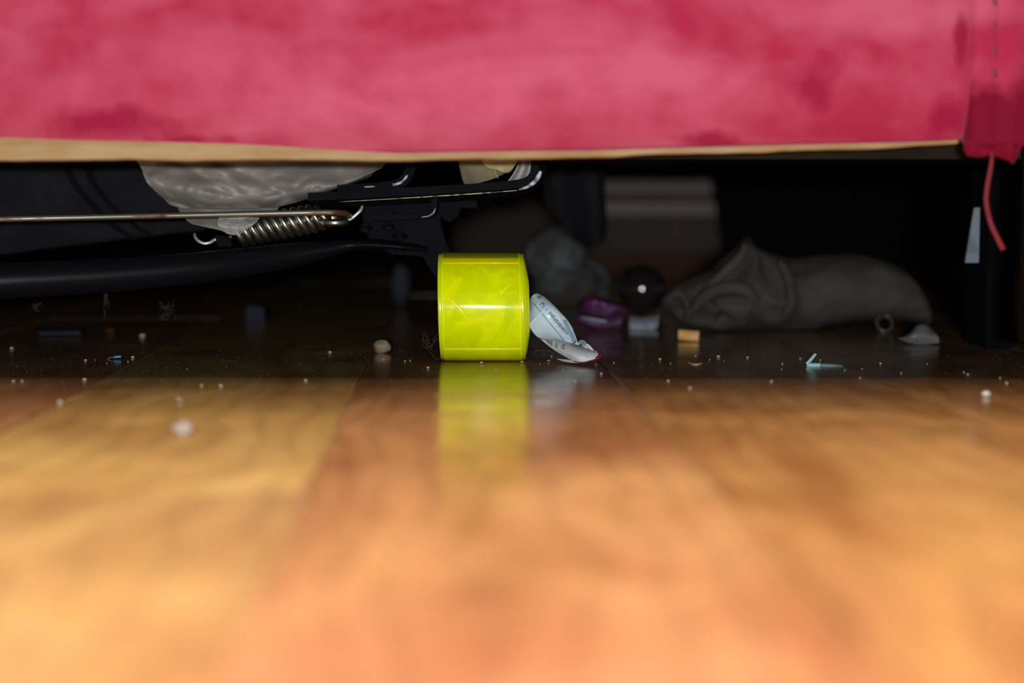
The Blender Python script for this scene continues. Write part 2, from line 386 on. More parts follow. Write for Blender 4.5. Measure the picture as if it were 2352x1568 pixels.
M['subfloor'] = mat('pale_seam_filler', (0.42, 0.30, 0.18), 0.9)

# ------------------------------------------------------------------ the setting
floor = setp(link('floor', box(-1.9, 1.9, -0.9, 2.5, -0.03, -0.0022), M['subfloor'], smooth=False), 'varnished orange-brown wooden plank floor', kind='structure')
setp(link('wall_back', box(-1.9, 1.9, 2.4, 2.45, -0.01, 2.4), M['wall'], smooth=False), kind='structure')
setp(link('baseboard_back', box(-1.9, 1.9, 2.385, 2.4, 0.0, 0.09), M['base'], smooth=False), kind='structure')
# planks: run away from the camera, turned slightly left; vanishing at x = 1026 px
YAW = math.atan((1026 - 1176) / F)          # negative: to the left
PW, PL, GAP = 0.136, 1.40, 0.0008
bmk = box(-PW / 2 + GAP / 2, PW / 2 - GAP / 2, GAP, PL - GAP, -0.002, 0.0)
plank_me = bpy.data.meshes.new('plank'); bmesh.ops.recalc_face_normals(bmk, faces=bmk.faces[:])
bmesh.ops.bevel(bmk, geom=[e for e in bmk.edges if all(v.co.z > -0.001 for v in e.verts) and abs(e.verts[0].co.x - e.verts[1].co.x) < .001], offset=0.0005, segments=2, affect='EDGES')
bmk.to_mesh(plank_me); bmk.free(); plank_me.materials.append(M['floor'])
rotm = Matrix.Rotation(-YAW, 4, 'Z')
SEAM = -0.085                               # X of the seam left of the tape at Y = 1
for c in range(-11, 12):
    # butt joint nearest the camera of each column
    j0 = {-1: 0.545, 0: 0.29, 1: 1.62, 2: 0.45, -2: 1.36, 3: .25, 4: .4, 5: .3}.get(c, (c * 0.37) % 1.4)
    for k in range(-2, 4):
        yy = j0 + k * PL
        if yy > 2.39 or yy + PL < -0.6: continue
        xx = SEAM + PW / 2 + c * PW
        o = bpy.data.objects.new('plank', plank_me); COL.objects.link(o); o.parent = floor
        o.rotation_euler = (0, 0, -YAW)
        o.color = {-1: (1.12, 1.32, 1.15, 1), 0: (1.0, 0.93, 1.0, 1), 1: (0.98, 0.95, 0.85, 1), -2: (0.95, 0.9, 1.0, 1), 2: (1.0, 0.98, 0.9, 1)}.get(c, (random.uniform(.9, 1.1), random.uniform(.88, 1.15), random.uniform(.85, 1.1), 1))
        if k % 2 and c == -1: o.color = (1.0, 1.12, 1.1, 1)
        # column axis passes through (xx, 1.0)
        o.location = (xx + math.tan(YAW) * (yy - 1.0), yy, random.uniform(-0.00005, 0.00005))

# ------------------------------------------------------------------ sofa
YS = 0.85
sofa = thing('sofa', 'low sofa covered in red velvet, its front hanging over the dark gap', 'sofa', (0, 1.4, 0))
prof_f = [(-400, 345), (0, 343), (140, 341), (300, 337), (430, 340), (550, 347), (900, 347), (1150, 343), (1350, 341), (1650, 332), (1900, 326), (2100, 321), (2214, 317)]
prof_b = [(-400, 370), (0, 370), (140, 369), (300, 367), (430, 371), (550, 368), (740, 368), (900, 371), (1060, 366), (1150, 367), (1280, 364), (1420, 361), (1500, 355), (1650, 353), (1760, 351), (1800, 347), (1900, 345), (2010, 343), (2110, 336), (2214, 330)]
def prof(p, x):
    for a, b in zip(p, p[1:]):
        if a[0] <= x <= b[0]:
            return a[1] + (b[1] - a[1]) * (x - a[0]) / (b[0] - a[0])
    return p[0][1] if x < p[0][0] else p[-1][1]
def pxx(X, Y): return 1176 + X * F / Y       # near enough for profile lookups
def fabric_bulge(X, z):
    h = z - 0.12
    b = 0.0035 * math.sin(X * 9 + 1.0) * math.exp(-h * 4) + 0.003 * noise.noise(Vector((X * 7, 0, z * 9)))
    roll = 0.012 * max(0.0, 1 - h / 0.03) ** 2       # rolls inwards at the lower edge
    return roll - b - 0.003
bm = bmesh.new()
x_end = P(2213, 320, YS).x
zs_ = [0, .002, .005, .009, .014, .020, .028, .04, .055, .075, .10, .14, .19, .25, .30]
nx = 150; g = []
for i in range(nx + 1):
    X = -1.3 + (x_end + 1.3) * i / (nx - 3)
    zb = P(1176, prof(prof_f, pxx(X, YS)), YS).z
    col = []
    for h in zs_:
        col.append(bm.verts.new((X + 0.0, YS + fabric_bulge(X, zb + h) + 0.012 * max(0, (X - P(2219, 320, YS).x) / 0.008), zb + h)))
    g.append(col)
for i in range(nx):
    for j in range(len(zs_) - 1):
        bm.faces.new((g[i][j], g[i + 1][j], g[i + 1][j + 1], g[i][j + 1]))
fp = link('front_panel', bm, M['velvet'], sofa, origin=(0, 0, 0), solid=0.003)
# raw edge of the front board showing under the cloth
bm = bmesh.new(); prevv = None
xs = [-1.3 + (x_end - 0.001 + 1.3) * i / 260 for i in range(261)]
for X in xs:
    px = pxx(X, YS)
    z1 = P(1176, prof(prof_f, px), YS).z + 0.006
    z0 = P(1176, prof(prof_b, px), YS + .008).z + 0.0003 * noise.noise(Vector((X * 90, 3, 1)))
    ring = [bm.verts.new((X, YS + 0.006, z1)), bm.verts.new((X, YS + 0.006, z0 + .0006)), bm.verts.new((X, YS + 0.008, z0)), bm.verts.new((X, YS + 0.024, z0)), bm.verts.new((X, YS + 0.024, z1))]
    if prevv:
        for k in range(5): bm.faces.new((prevv[k], ring[k], ring[(k + 1) % 5], prevv[(k + 1) % 5]))
    else: bm.faces.new(ring)
    prevv = ring
bm.faces.new(prevv)
setp(link('front_board', bm, M['tan_wood'], sofa, origin=(0, 1.0, 0), smooth=False), 'raw tan edge of the front board below the velvet')
# corner strip with a stitched seam on the right
bm = bmesh.new()
xa = P(2222, 300, YS).x; xb = 1.2
cols = [(xa - .001, .010), (xa, .004), (xa + .0015, .0005), (xa + .004, -.001), (xa + .009, -.0012), (P(2276, 300, YS).x, -.0005), (P(2283, 300, YS).x, .0002), (P(2290, 300, YS).x, -.0006), (P(2320, 300, YS).x, -.0008), (P(2345, 300, YS).x, .0005), (P(2360, 300, YS).x, .001), (0.30, .0), (0.4, 0), (0.7, 0), (xb, 0)]
zst = [P(1176, 322, YS).z + h for h in (-.0015, 0, .004, .01, .02, .03, .045, .06, .08, .11, .15, .2, .25, .30)]
g = [[bm.verts.new((x, YS - 0.003 + d + (0.0012 * noise.noise(Vector((x * 60, 2, z * 40))) if d < .005 else 0), z)) for z in zst] for x, d in cols]
for i in range(len(cols) - 1):
    for j in range(len(zst) - 1): bm.faces.new((g[i][j], g[i + 1][j], g[i + 1][j + 1], g[i][j + 1]))
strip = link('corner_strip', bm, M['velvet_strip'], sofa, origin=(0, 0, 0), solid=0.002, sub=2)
bmh = bmesh.new()
for k in range(8):
    py = 168 - k * 54
    a = P(2279, py - 7, YS - .0035); b_ = P(2286, py + 7, YS - .0035)
    tube([a, (a + b_) / 2 + Vector((0, -.0012, 0)), b_], 0.0012, bmh, n=6, steps=4)
s = link('stitch', bmh, M['stitch'], strip); s['kind'] = 'stuff'; s['label'] = 'dark stitches down the corner strip'
# hem flap that hangs lower than the board
r0 = [P(x, y, YS + .004) for x, y in ((2216, 318), (2250, 316), (2285, 312), (2320, 310), (2345, 308), (2400, 306), (2500, 304))]
r1 = [P(x, y, YS + .003) for x, y in ((2215, 330), (2250, 326), (2285, 323), (2320, 321), (2345, 320), (2400, 318), (2500, 316))]
r2 = [P(x, y, YS + .002) for x, y in ((2217, 345), (2250, 346), (2283, 344), (2312, 350), (2332, 350), (2338, 330), (2345, 322))]
r3 = [P(x, y, YS + .004) for x, y in ((2226, 357), (2252, 358), (2282, 353), (2310, 366), (2330, 374), (2340, 335), (2346, 324))]
link('hem_flap', loft([r0, r1, r2, r3], 24, 8, disp=lambda u, v, q: Vector((0, .0025 * v * math.sin(u * 21), 0))), M['velvet_dark'], sofa, solid=0.0016)
link('loose_thread', tube([P(2279, 348, YS + .002), P(2276, 380, YS), P(2268, 425, YS), P(2265, 465, YS), P(2275, 512, YS), P(2290, 545, YS), P(2304, 573, YS)], [.0009, .0011, .0012, .0012, .0012, .0013, .0014], n=8), M['thread'], sofa)
# seat body
zt = zst[-1] - 0.004
link('seat', box(-1.6, 1.2, YS + 0.012, 2.38, 0.137, zt), M['deck'], sofa, smooth=False)
link('shading_cushion', box(-1.6, 1.2, YS - 0.12, 2.36, zt + .001, zt + .12), M['velvet_strip'], sofa, bevel=0.02)  # unseen cushion, its overhang added to shade the floor in front
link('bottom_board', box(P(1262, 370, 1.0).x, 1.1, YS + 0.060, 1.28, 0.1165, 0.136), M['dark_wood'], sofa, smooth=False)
# leg on the right with its pale plate
q0 = P(2268, 600, 1.08); q1 = P(2335, 600, 1.08)
link('leg', box(q0.x, q1.x, 1.08, 1.13, 0.0, 0.1163), M['deck'], sofa, bevel=0.002, smooth=False)
poly = [P(2238, 476, 1.10), P(2272, 476, 1.10), P(2272, 604, 1.10), P(2217, 604, 1.10), P(2227, 540, 1.10)]
setp(link('leg_plate', slab(poly, (0, .003, 0)), M['pale_plate'], sofa, smooth=False, bevel=.0008), 'pale slanting plate behind the leg')
xq = P(2346, 450, .90).x
link('side_board', box(xq, xq + 0.018, .878, .90, 0.02, 0.137), M['dark_wood'], sofa, smooth=False, bevel=.001)
# dust cover of black cloth hanging on the left, two webbing seams across it
yc = 1.13
r0 = [P(x, 300, yc) for x in (-420, -200, 0, 200, 400, 560)]
r1 = [P(x, y, yc - .008) for x, y in ((-420, 460), (-200, 455), (0, 450), (170, 445), (330, 438), (470, 430))]
r2 = [P(x, y, yc) for x, y in ((-420, 632), (-200, 610), (0, 585), (150, 565), (350, 541), (470, 528))]
dust = link('dust_cover', loft([r0, r1, r2], 40, 16, disp=lambda u, v, q: Vector((0, .003 * noise.noise(Vector((u * 9, v * 5, 2))), 0))), M['black_cloth'], sofa, solid=0.002)
def seamline(pts, wpx, name, Y, parent, m):
    rl = [P(x - wpx / 2 + random.uniform(-1.5, 1.5), y, Y) for x, y in pts]; rr = [P(x + wpx / 2 + random.uniform(-1.5, 1.5), y, Y) for x, y in pts]
    return link(name, loft([rl, rr], 40, 2, disp=lambda u, v, q: Vector((.0005 * noise.noise(q * 500), 0, 0))), m, parent, solid=0.0012)
seamline([(120, 330), (145, 372), (178, 430), (235, 495), (270, 525), (310, 550)], 15, 'webbing_seam', yc - .0125, dust, M['black_seam'])
seamline([(165, 330), (190, 372), (222, 430), (262, 480), (305, 515), (352, 544)], 14, 'webbing_seam', yc - .0125, dust, M['black_seam'])
# black cloth flap hanging in the dark behind the bracket
r0 = [P(x, 300, 1.34) for x in (1235, 1300, 1365, 1400)]
r1 = [P(x, y, 1.33) for x, y in ((1245, 400), (1300, 410), (1360, 415), (1388, 420))]
r2 = [P(x, y, 1.34) for x, y in ((1262, 470), (1310, 490), (1365, 500), (1392, 505))]
r3 = [P(x, y, 1.35) for x, y in ((1320, 545), (1345, 560), (1370, 560), (1388, 548))]
link('hanging_flap', loft([r0, r1, r2, r3], 16, 16, disp=lambda u, v, q: Vector((0, .012 * math.sin(u * 7), 0))), M['black_cloth'], sofa, solid=0.002)

# ------------------------------------------------------------------ folding frame under the sofa
YF = 1.0
fr = thing('folding_frame', 'black steel folding frame with a tension spring hanging under the sofa', 'sofa frame', P(700, 520, YF))
# rusty rod
rodp = [P(-420, 511, .955), P(0, 503, .975), P(220, 498.5, .982), P(440, 494, .982), P(600, 490.5, .981), P(730, 488, .981), P(770, 488, .983), P(792, 490, .988), P(804, 496, .996)]
setp(link('tension_rod', tube(rodp, [.0017] * 6 + [.0016], n=12, steps=60), M['rod'], fr), 'thin rusty steel rod')
# coil spring
bm = bmesh.new()
A = P(537, 535, .992); B = P(752, 496, .998)
ax = (B - A); Ln = ax.length; ax.normalize()
e1 = Vector((0, 1, 0)); e1 = (e1 - ax * e1.dot(ax)).normalized(); e2 = ax.cross(e1)
turns = 12; pts = []
for i in range(turns * 20 + 1):
    t = i / (turns * 20); a = 2 * math.pi * turns * t
    rr = .0072 - .0006 * t - (0.002 * max(0, (t - .86) / .14))
    # coils lean towards the upper left
    pts.append(A + ax * (Ln * t + 0.0034 * math.cos(a + 1.57) * 0.0) + e1 * (rr * math.cos(a)) + e2 * (rr * math.sin(a)) - ax * (0.30 * rr * math.sin(a)) )
tube(pts, .00205, bm, n=10, steps=turns * 20, straight=True)
spring = link('coil_spring', bm, M['steel'], fr)
link('hook', tube([P(530, 545, .995), P(512, 552, 1.000), P(495, 550, 1.002), P(484, 556, .999), P(470, 559, .998), P(457, 554, .999), P(449, 546, 1.004), P(447, 538, 1.012)], [.0009] * 4, n=10, steps=40), M['hook'], spring)
link('end_loop', tube([P(736 + 30 * (1 - math.cos(t)), 503 + t * .45 + 6.5 * math.sin(t), .997 - .007 * math.sin(t)) for t in [i * math.pi * 2 / 14 for i in range(31)]], .0017, n=10, steps=120), M['steel'], spring)
link('hook', tube([P(790, 512, 1.0), P(797, 507, .998), P(808, 501, .997), P(819, 492, .997), P(828, 483, .998), P(832, 474, 1.002)], [.00095] * 3, n=10, steps=24), M['hook'], spring)
# black tube flattened at its bolted end
tp = [P(-420, 664, .92), P(-150, 654, .935), P(0, 645, .945), P(250, 632, .965), P(480, 612, .985), P(640, 590, 1.005), P(740, 573, 1.015), P(800, 562, 1.02), P(860, 560, 1.02), P(920, 564, 1.02), P(968, 570, 1.025)]
tr = [.0105, .0103, .0100, .0096, .0090, (.0088, .0078), (.0092, .0058), (.0100, .0042), (.011, .003), (.011, .0022), (.011, .002)]
link('support_tube', tube(tp, tr, n=24, steps=90), M['black_tube'], fr)
# outer bracket bar with rounded corner
path = [P(708, 459, YF), P(780, 456, YF), P(900, 449, YF), P(1000, 443.5, YF), P(1100, 437, YF), P(1180, 430, YF), P(1213, 422, YF), P(1230, 406, YF), P(1236, 385, YF), P(1236, 340, YF), P(1236, 300, YF)]
bk = link('outer_bracket', sweep(path, [(.0042, 0), (.0042, .030), (-.0052, .030), (-.0052, .008), (-.0006, 0)], steps=90), M['black_metal'], fr, smooth=False)
pw = [P(778, 463.5, YF - .0003), P(900, 456.5, YF - .0003), P(1000, 450.5, YF - .0003), P(1100, 444, YF - .0003), P(1190, 437, YF - .0003)]
setp(link('worn_edge', tube(pw, [.00030, .0003, .00055, .0005, .0003], n=6, steps=40), M['worn'], bk), 'tan bare metal along the worn edge')
pc = [P(1193, 437.5, YF - .0004), P(1215, 432, YF - .0004), P(1232, 421, YF - .0004), P(1242, 407, YF - .0004), P(1246, 394, YF - .0004)]
pc2 = [P(x - 7, y - 6, YF - .0006) for x, y in ((1198, 440), (1215, 432), (1230, 421), (1239, 408), (1246, 397))]
setp(link('worn_corner', loft([pc, pc2], 24, 3), M['silver'], bk, solid=.0004), 'scuffed silvery corner')
# inner bracket
path = [P(775, 436, 1.02), P(835, 433, 1.02), P(880, 429, 1.02), P(910, 424, 1.02), P(930, 412, 1.02), P(940, 394, 1.02), P(943, 370, 1.02), P(944, 300, 1.02)]
ib = link('inner_bracket', sweep(path, [(.0030, 0), (.0030, .02), (-.0030, .02), (-.0030, 0)], steps=60), M['black_metal'], fr, smooth=False)
setp(link('worn_edge', loft([[P(836, 427, 1.0194), P(850, 426.5, 1.0194), P(862, 426, 1.0194)], [P(836, 431, 1.0192), P(850, 430.5, 1.0192), P(862, 430, 1.0192)]], 8, 2), M['worn'], ib, solid=.0003), 'bare metal edge')
setp(link('worn_corner', loft([[P(900, 421, 1.0192), P(915, 417, 1.0192), P(926, 410, 1.0192), P(933, 401, 1.0192)], [P(903, 428, 1.0192), P(920, 423, 1.0192), P(932, 413, 1.0192), P(938, 402, 1.0192)]], 12, 3), M['silver'], ib, solid=.0004), 'scuffed silvery corner')
# slotted plate and pivot plate with bolts
path = [P(848, 503, 1.004), P(900, 501.5, 1.004), P(950, 499.5, 1.004), P(982, 497, 1.004), P(996, 489, 1.004), P(1000, 476, 1.004), P(1000, 455, 1.004)]
sl = link('slot_plate', sweep(path, [(.0024, 0), (.0024, .024), (-.0010, .024), (-.0010, 0)], steps=50), M['black_metal'], fr, smooth=False)
setp(link('worn_edge', loft([[P(968, 497.5, 1.0034), P(983, 494.5, 1.0034), P(994, 487, 1.0034), P(998, 477, 1.0034)], [P(968, 499.5, 1.0034), P(985, 497.5, 1.0034), P(998, 489, 1.0034), P(1001, 477, 1.0034)]], 12, 2), M['silver'], sl, solid=.0003), 'scuffed silvery corner')
poly = [P(x, y, 1.03) for x, y in ((820, 452), (1090, 440), (1100, 480), (1060, 478), (1052, 500), (1030, 512), (1012, 500), (1022, 548), (1046, 600), (1040, 650), (1000, 640), (970, 590), (900, 585), (850, 560), (835, 520))]
link('pivot_plate', slab(poly, (0, .004, 0)), M['black_metal'], fr, smooth=False, bevel=.0008)
def bolt(px, py, Y, r, h):
    bm = bmesh.new()
    res = bmesh.ops.create_cone(bm, cap_ends=True, segments=20, radius1=r, radius2=r * .75, depth=h)
    c = P(px, py, Y)
    for v in res['verts']: v.co = c + v.co
    res = bmesh.ops.create_cone(bm, cap_ends=True, segments=6, radius1=r * .6, radius2=r * .6, depth=h * 2.4)
    for v in res['verts']: v.co = c + v.co
    return bm
for px, py, r in ((892, 519, .0042), (838, 524, .0048), (918, 541, .0055), (918, 566, .0068)):
    link('bolt', bolt(px, py, 1.02, r, .0022), M['black_tube'], fr, smooth=False, bevel=.0003)
link('hook_shade_plate', slab([P(x, y, .984) for x, y in ((492, 538), (528, 545), (532, 566), (500, 566))], (0, .004, 0)), M['black_seam'], fr, smooth=False, bevel=.0006)  # added black plate, stands in for the shade over part of the hook
link('side_lug', slab([P(x, y, 1.06) for x, y in ((1005, 462), (1048, 470), (1052, 500), (1020, 508), (1000, 490))], (0, .006, 0)), M['black_metal'], fr, smooth=False, bevel=.0008)

# ------------------------------------------------------------------ plastic sheet tucked above the rod
sheet = thing('plastic_sheet', 'wrinkled grey plastic sheet bunched between the sofa and the rod', 'plastic sheet', P(600, 480, 1.04))
def wr(amp):
    def d(u, v, q):
        k = 1 - abs(noise.noise(Vector((q.x * 26 + q.z * 22, q.z * 34, 5.0)))) * 2
        k2 = 1 - abs(noise.noise(Vector((q.x * 90, q.z * 120, 9.0)))) * 2
        return Vector((0, amp * k + amp * .35 * k2, 0))
    return d
top = [P(x, 300, 1.045) for x in (255, 380, 500, 620, 740, 830, 905)]
m1 = [P(x, y, 1.035) for x, y in ((310, 370), (400, 385), (510, 390), (620, 395), (740, 390), (825, 380), (885, 374))]
m2 = [P(x, y, 1.03) for x, y in ((335, 420), (420, 440), (520, 450), (620, 448), (720, 436), (790, 420), (862, 392))]
m3 = [P(x, y, 1.04) for x, y in ((385, 470), (450, 486), (530, 486), (620, 478), (700, 458), (770, 434), (852, 404))]
link('sheet', loft([top, m1, m2, m3], 90, 40, disp=wr(.006)), M['sheet'], sheet, solid=.0003)
t0 = [P(x, y, 1.032) for x, y in ((405, 478), (470, 480), (530, 480), (600, 478), (640, 476))]
t1 = [P(x, y, 1.024) for x, y in ((425, 503), (470, 510), (520, 515), (570, 510), (610, 502))]
t2 = [P(x, y, 1.022) for x, y in ((440, 514), (475, 522), (508, 530), (535, 540), (575, 516))]
link('trailing_edge', loft([t0, t1, t2], 60, 24, disp=wr(.004)), M['sheet'], sheet, solid=.0003)
t1 = [P(x, y, .980) for x, y in ((500, 500), (530, 500), (560, 499), (595, 500))]
t2 = [P(x, y, .976) for x, y in ((498, 515), (520, 520), (550, 520), (585, 512))]
t3 = [P(x, y, .978) for x, y in ((508, 530), (524, 538), (548, 538), (570, 524))]
setp(link('clear_film', loft([t1, t2, t3], 50, 30, disp=wr(.003)), M['clear'], sheet, solid=.0002), 'clear crinkled film end lying on the spring')

# ------------------------------------------------------------------ torn tape in the bracket corner
mt = thing('paper_tape_scrap', 'torn yellowed paper tape stuck inside the bracket corner', 'paper tape', P(1120, 400, 1.0))
o1 = [P(x, y, 1.006) for x, y in ((1046, 320), (1053, 370), (1057, 392), (1064, 418), (1072, 431))]
o2 = [P(x, y, 1.002) for x, y in ((1090, 320), (1095, 370), (1096, 390), (1097, 410), (1098, 421))]
o3 = [P(x, y, 1.002) for x, y in ((1140, 320), (1142, 370), (1140, 385), (1137, 400), (1132, 411))]
o4 = [P(x, y, 1.006) for x, y in ((1205, 320), (1192, 365), (1184, 378), (1172, 390), (1160, 398))]
link('strip', loft([o1, o2, o3, o4], 24, 18, disp=lambda u, v, q: Vector((0, .0015 * noise.noise(q * 120), 0))), M['mask_tape'], mt, solid=.0003)
o1 = [P(x, y, .998) for x, y in ((1096, 330), (1106, 366), (1113, 380), (1126, 388), (1145, 393))]
o2 = [P(x, y, .994) for x, y in ((1145, 330), (1148, 365), (1149, 378), (1150, 389), (1156, 396))]
o3 = [P(x, y, .998) for x, y in ((1210, 330), (1192, 362), (1184, 378), (1174, 392), (1165, 397))]
setp(link('folded_end', loft([o1, o2, o3], 24, 14), M['mask_edge'], mt, solid=.0004), 'cream folded end')
link('fibre', tube([P(1134, 386, .995), P(1139, 400, .995), P(1144, 409, .996)], .0003, n=5, steps=6), M['mask_edge'], mt)
o1 = [P(x, y, 1.012) for x, y in ((1196, 330), (1190, 372), (1180, 396), (1165, 417))]
o2 = [P(x, y, 1.008) for x, y in ((1224, 330), (1222, 372), (1218, 396), (1210, 416))]
setp(link('film_tail', loft([o1, o2], 20, 12, disp=lambda u, v, q: Vector((0, .0005 * math.sin(v * 14), 0))), M['sheet'], mt, solid=.0003), 'grey streaked film')

# ------------------------------------------------------------------ the roll of tape
RR = 0.0320
cx = (1010 + 1206) / 2
ctr = FL(cx, 830); ctr.y = 1.0
ctr.x = P(cx, 705, 1.0).x
roll = thing('tape_roll', 'lime yellow reflective tape roll standing on its rim on the wooden floor', 'tape roll', (ctr.x, 1.0, 0))
HW = 0.0249
LEAN = 0.022
def wrap(r, x0, x1, x0b=None, crown=0.0, a0=0.0, a1=2 * math.pi, n=72, rin=None):
    """band of tape wound round the axis; x may slide by LEAN with height"""
    bm = bmesh.new(); rin = rin or r - .0006
    rows = []
    for i in range(n + (0 if a1 - a0 > 6.28 else 1)):
        a = a0 + (a1 - a0) * i / n
        row = []
        for (x, q) in ((x0, rin), (x0, r - .0002), (x0 + .0002, r), (x1 - .0002, r), (x1, r - .0002), (x1, rin)):
            z = RR + q * math.sin(a)
            row.append(bm.verts.new((ctr.x + x - LEAN * (z - RR), 1.0 - q * math.cos(a), z)))
        rows.append(row)
    m_ = len(rows); closed = a1 - a0 > 6.28
    for i in range(m_ if closed else m_ - 1):
        A_, B_ = rows[i], rows[(i + 1) % m_]
        for k in range(6):
            bm.faces.new((A_[k], A_[(k + 1) % 6], B_[(k + 1) % 6], B_[k]))
    if not closed:
        bm.faces.new(rows[0]); bm.faces.new(rows[-1])
    return bm
outer = link('outer_wrap', wrap(RR - .00012, -HW + .0023, HW - .0026, rin=RR - .004), M['tape'], roll, origin=(ctr.x, 1.0, 0))
link('margin', wrap(RR - .0006, -HW, -HW + .0024, rin=RR - .004), M['tape_edge'], outer, origin=(ctr.x, 1.0, 0))
link('margin', wrap(RR - .0006, HW - .0027, HW, rin=RR - .004), M['tape_edge'], outer, origin=(ctr.x, 1.0, 0))
for x in (-HW + .0023, HW - .0029):
    link('weld_line', wrap(RR, x, x + .0007, rin=RR - .001, n=96), M['tape_line'], outer)
# welded cross seams that frame the face panel, and the clear end over the top, shade put in its olive
for (a0, a1, m_, lift) in ((-.86, -.80, M['tape_line'], .00012), (.97, 1.13, M['tape_seam'], .00010)):
    link('weld_seam', wrap(RR + lift, -HW + .0026, HW - .0030, a0=a0, a1=a1, rin=RR - .0003, n=12), m_, outer)
setp(link('shaded_end', wrap(RR + .00008, -HW + .0026, HW - .0030, a0=1.13, a1=2.2, rin=RR - .0003, n=24), M['tape_top_shade'], outer), 'clear tape end over the top, shade in its olive colour')
# inner turns slide out to the right one by one
for k in range(6):
    r = RR - .0038 - k * .0020
    link('inner_turn', wrap(r, -HW + .0006, HW + .0008 + .00035 * k, rin=r - .0019), M['tape_edge'], roll)
link('core', wrap(RR - .0160, -HW + .001, HW + .0028, rin=RR - .0185), M['tape_core'], roll)
# a bright crease and some dents across the face
def onroll(px, py, lift=.00012):
    """point on the front of the roll under a pixel"""
    X = P(px, py, .985).x
    lo, hi = .966, 1.0
    for _ in range(40):
        mid = (lo + hi) / 2; q = P(px, py, mid)
        d = math.hypot(q.y - 1.0, q.z - RR)
        if d > RR + lift: lo = mid
        else: hi = mid
    return P(px, py, hi)
rl = [onroll(x, y, .00010) for x, y in ((1027, 681), (1040, 697), (1057, 717), (1074, 739))]
rr_ = [onroll(x, y, .00010) for x, y in ((1027, 680), (1046, 694), (1063, 713), (1075, 738))]
setp(link('crease', loft([rl, rr_], 16, 2), M['scratch'], outer, solid=.0001), 'bright diagonal crease')
for a in (((1150, 672), (1156, 668), (1166, 656), (1175, 649)), ((1154, 660), (1155, 664), (1154, 672), (1152, 675)), ((1155, 718), (1157, 722), (1159, 726), (1157, 728))):
    link('crease', tube([onroll(x, y, .0) for x, y in a], [.0003, .0007, .0003], n=6, steps=8), M['scratch'], outer)

# ------------------------------------------------------------------ curled label by the roll
lab = thing('curled_label', 'curled bluish white printed label propped between tape roll and floor', 'label', FL(1330, 832))
def PL_(l, Y): return [P(x, y, Y) for x, y in l]
def labdisp(u, v, q): return Vector((0, .0006 * noise.noise(q * 160), 0))
# rails across the blade, from its upper left end down to the gathered neck
bl = [[(1214, 690, 1.004), (1213, 712, .996), (1214, 738, .992), (1219, 756, .99), (1232, 772, .99), (1245, 778, .992), (1280, 782, .996), (1318, 796, 1.0)],
      [(1221, 679, .998), (1224, 702, .990), (1230, 724, .986), (1243, 742, .984), (1258, 756, .985), (1276, 769, .988), (1300, 783, .993), (1322, 797, .998)],
      [(1229, 673.5, .998), (1240, 692, .989), (1252, 708, .984), (1266, 724, .983), (1280, 740, .984), (1296, 757, .988), (1312, 777, .993), (1325, 796, .998)],
      [(1237, 673, 1.002), (1253, 684, .994), (1269, 699, .988), (1286, 717, .986), (1302, 735, .987), (1313, 752, .99), (1322, 774, .995), (1329, 795, .999)],
      [(1240, 675, 1.012), (1256, 688, 1.004), (1271, 702, .998), (1288, 719, .995), (1304, 737, .995), (1315, 755, .997), (1324, 776, 1.0), (1331, 796, 1.003)]]
rails = [[P(*p) for p in r] for r in bl]
blade = link('blade', loft(rails, 44, 28, disp=labdisp), M['label'], lab, solid=.00015)
def on_blade(u, v, lift=.0006):
    c = [cr(r, u) for r in rails]
    q = cr(c, v); q.y -= lift
    return q
def proj(q):
    d = Vector(q) - Vector((0, 0, CH)); zf = d.y * cp - d.z * sp; zu = d.y * sp + d.z * cp
    return 1176 + F * d.x / zf, 784 - F * zu / zf
def surface(rl, nu=60, nv=40):
    """lookup: photo pixel -> point just in front of a lofted surface"""
    tab = []
    for a in range(nu + 1):
        c = [cr(r_, a / nu) for r_ in rl]
        for b_ in range(nv + 1):
            q = cr(c, b_ / nv); x, y = proj(q); tab.append((x, y, q.y))
    def at(px, py, lift=.0005):
        near = sorted(tab, key=lambda t: (t[0] - px) ** 2 + (t[1] - py) ** 2)[:4]
        wts = [1 / (.05 + (t[0] - px) ** 2 + (t[1] - py) ** 2) for t in near]
        Y = sum(t[2] * w_ for t, w_ in zip(near, wts)) / sum(wts)
        return P(px, py, Y - lift)
    return at
blade_at = surface(rails)
def lerp2(a, b, t): return (a[0] + (b[0] - a[0]) * t, a[1] + (b[1] - a[1]) * t)
def band(A0, A1, B0, B1, at, bm=None, n=10):
    return loft([[at(*lerp2(A0, A1, t / n)) for t in range(n + 1)], [at(*lerp2(B0, B1, t / n)) for t in range(n + 1)]], n, 2, bm=bm)
link('printed_rule', band((1218, 689), (1298, 786), (1219.8, 687.6), (1300.5, 786), blade_at), M['label_grey'], blade, solid=.00004)
bmg = bmesh.new()
# print that runs along the rule: a few marks, then a blurred line of small type
def along(t, w_): # t along the blade from its upper end, w_ px to the right of the rule
    bx, by = lerp2((1219, 688), (1299, 786), t)
    return (bx + w_ * .77, by - w_ * .64)
for (t0, t1, w0, w1) in ((.03, .09, 14, 22), (.17, .19, 8, 18), (.19, .23, 14, 19), (.23, .25, 7, 16), (.315, .34, 11, 15),
                         (.39, .42, 9, 18), (.43, .48, 11, 18), (.485, .52, 10, 19), (.53, .58, 11, 17), (.585, .62, 11, 19), (.63, .67, 12, 18), (.675, .72, 11, 19), (.73, .77, 12, 18), (.775, .82, 12, 19), (.83, .86, 13, 18), (.87, .91, 13, 18)):
    band(along(t0, w0), along(t1, w0), along(t0, w1), along(t1, w1), blade_at, bmg, 4)
pb = link('print_band', bmg, M['label_grey'], blade, solid=.00004); pb['kind'] = 'stuff'
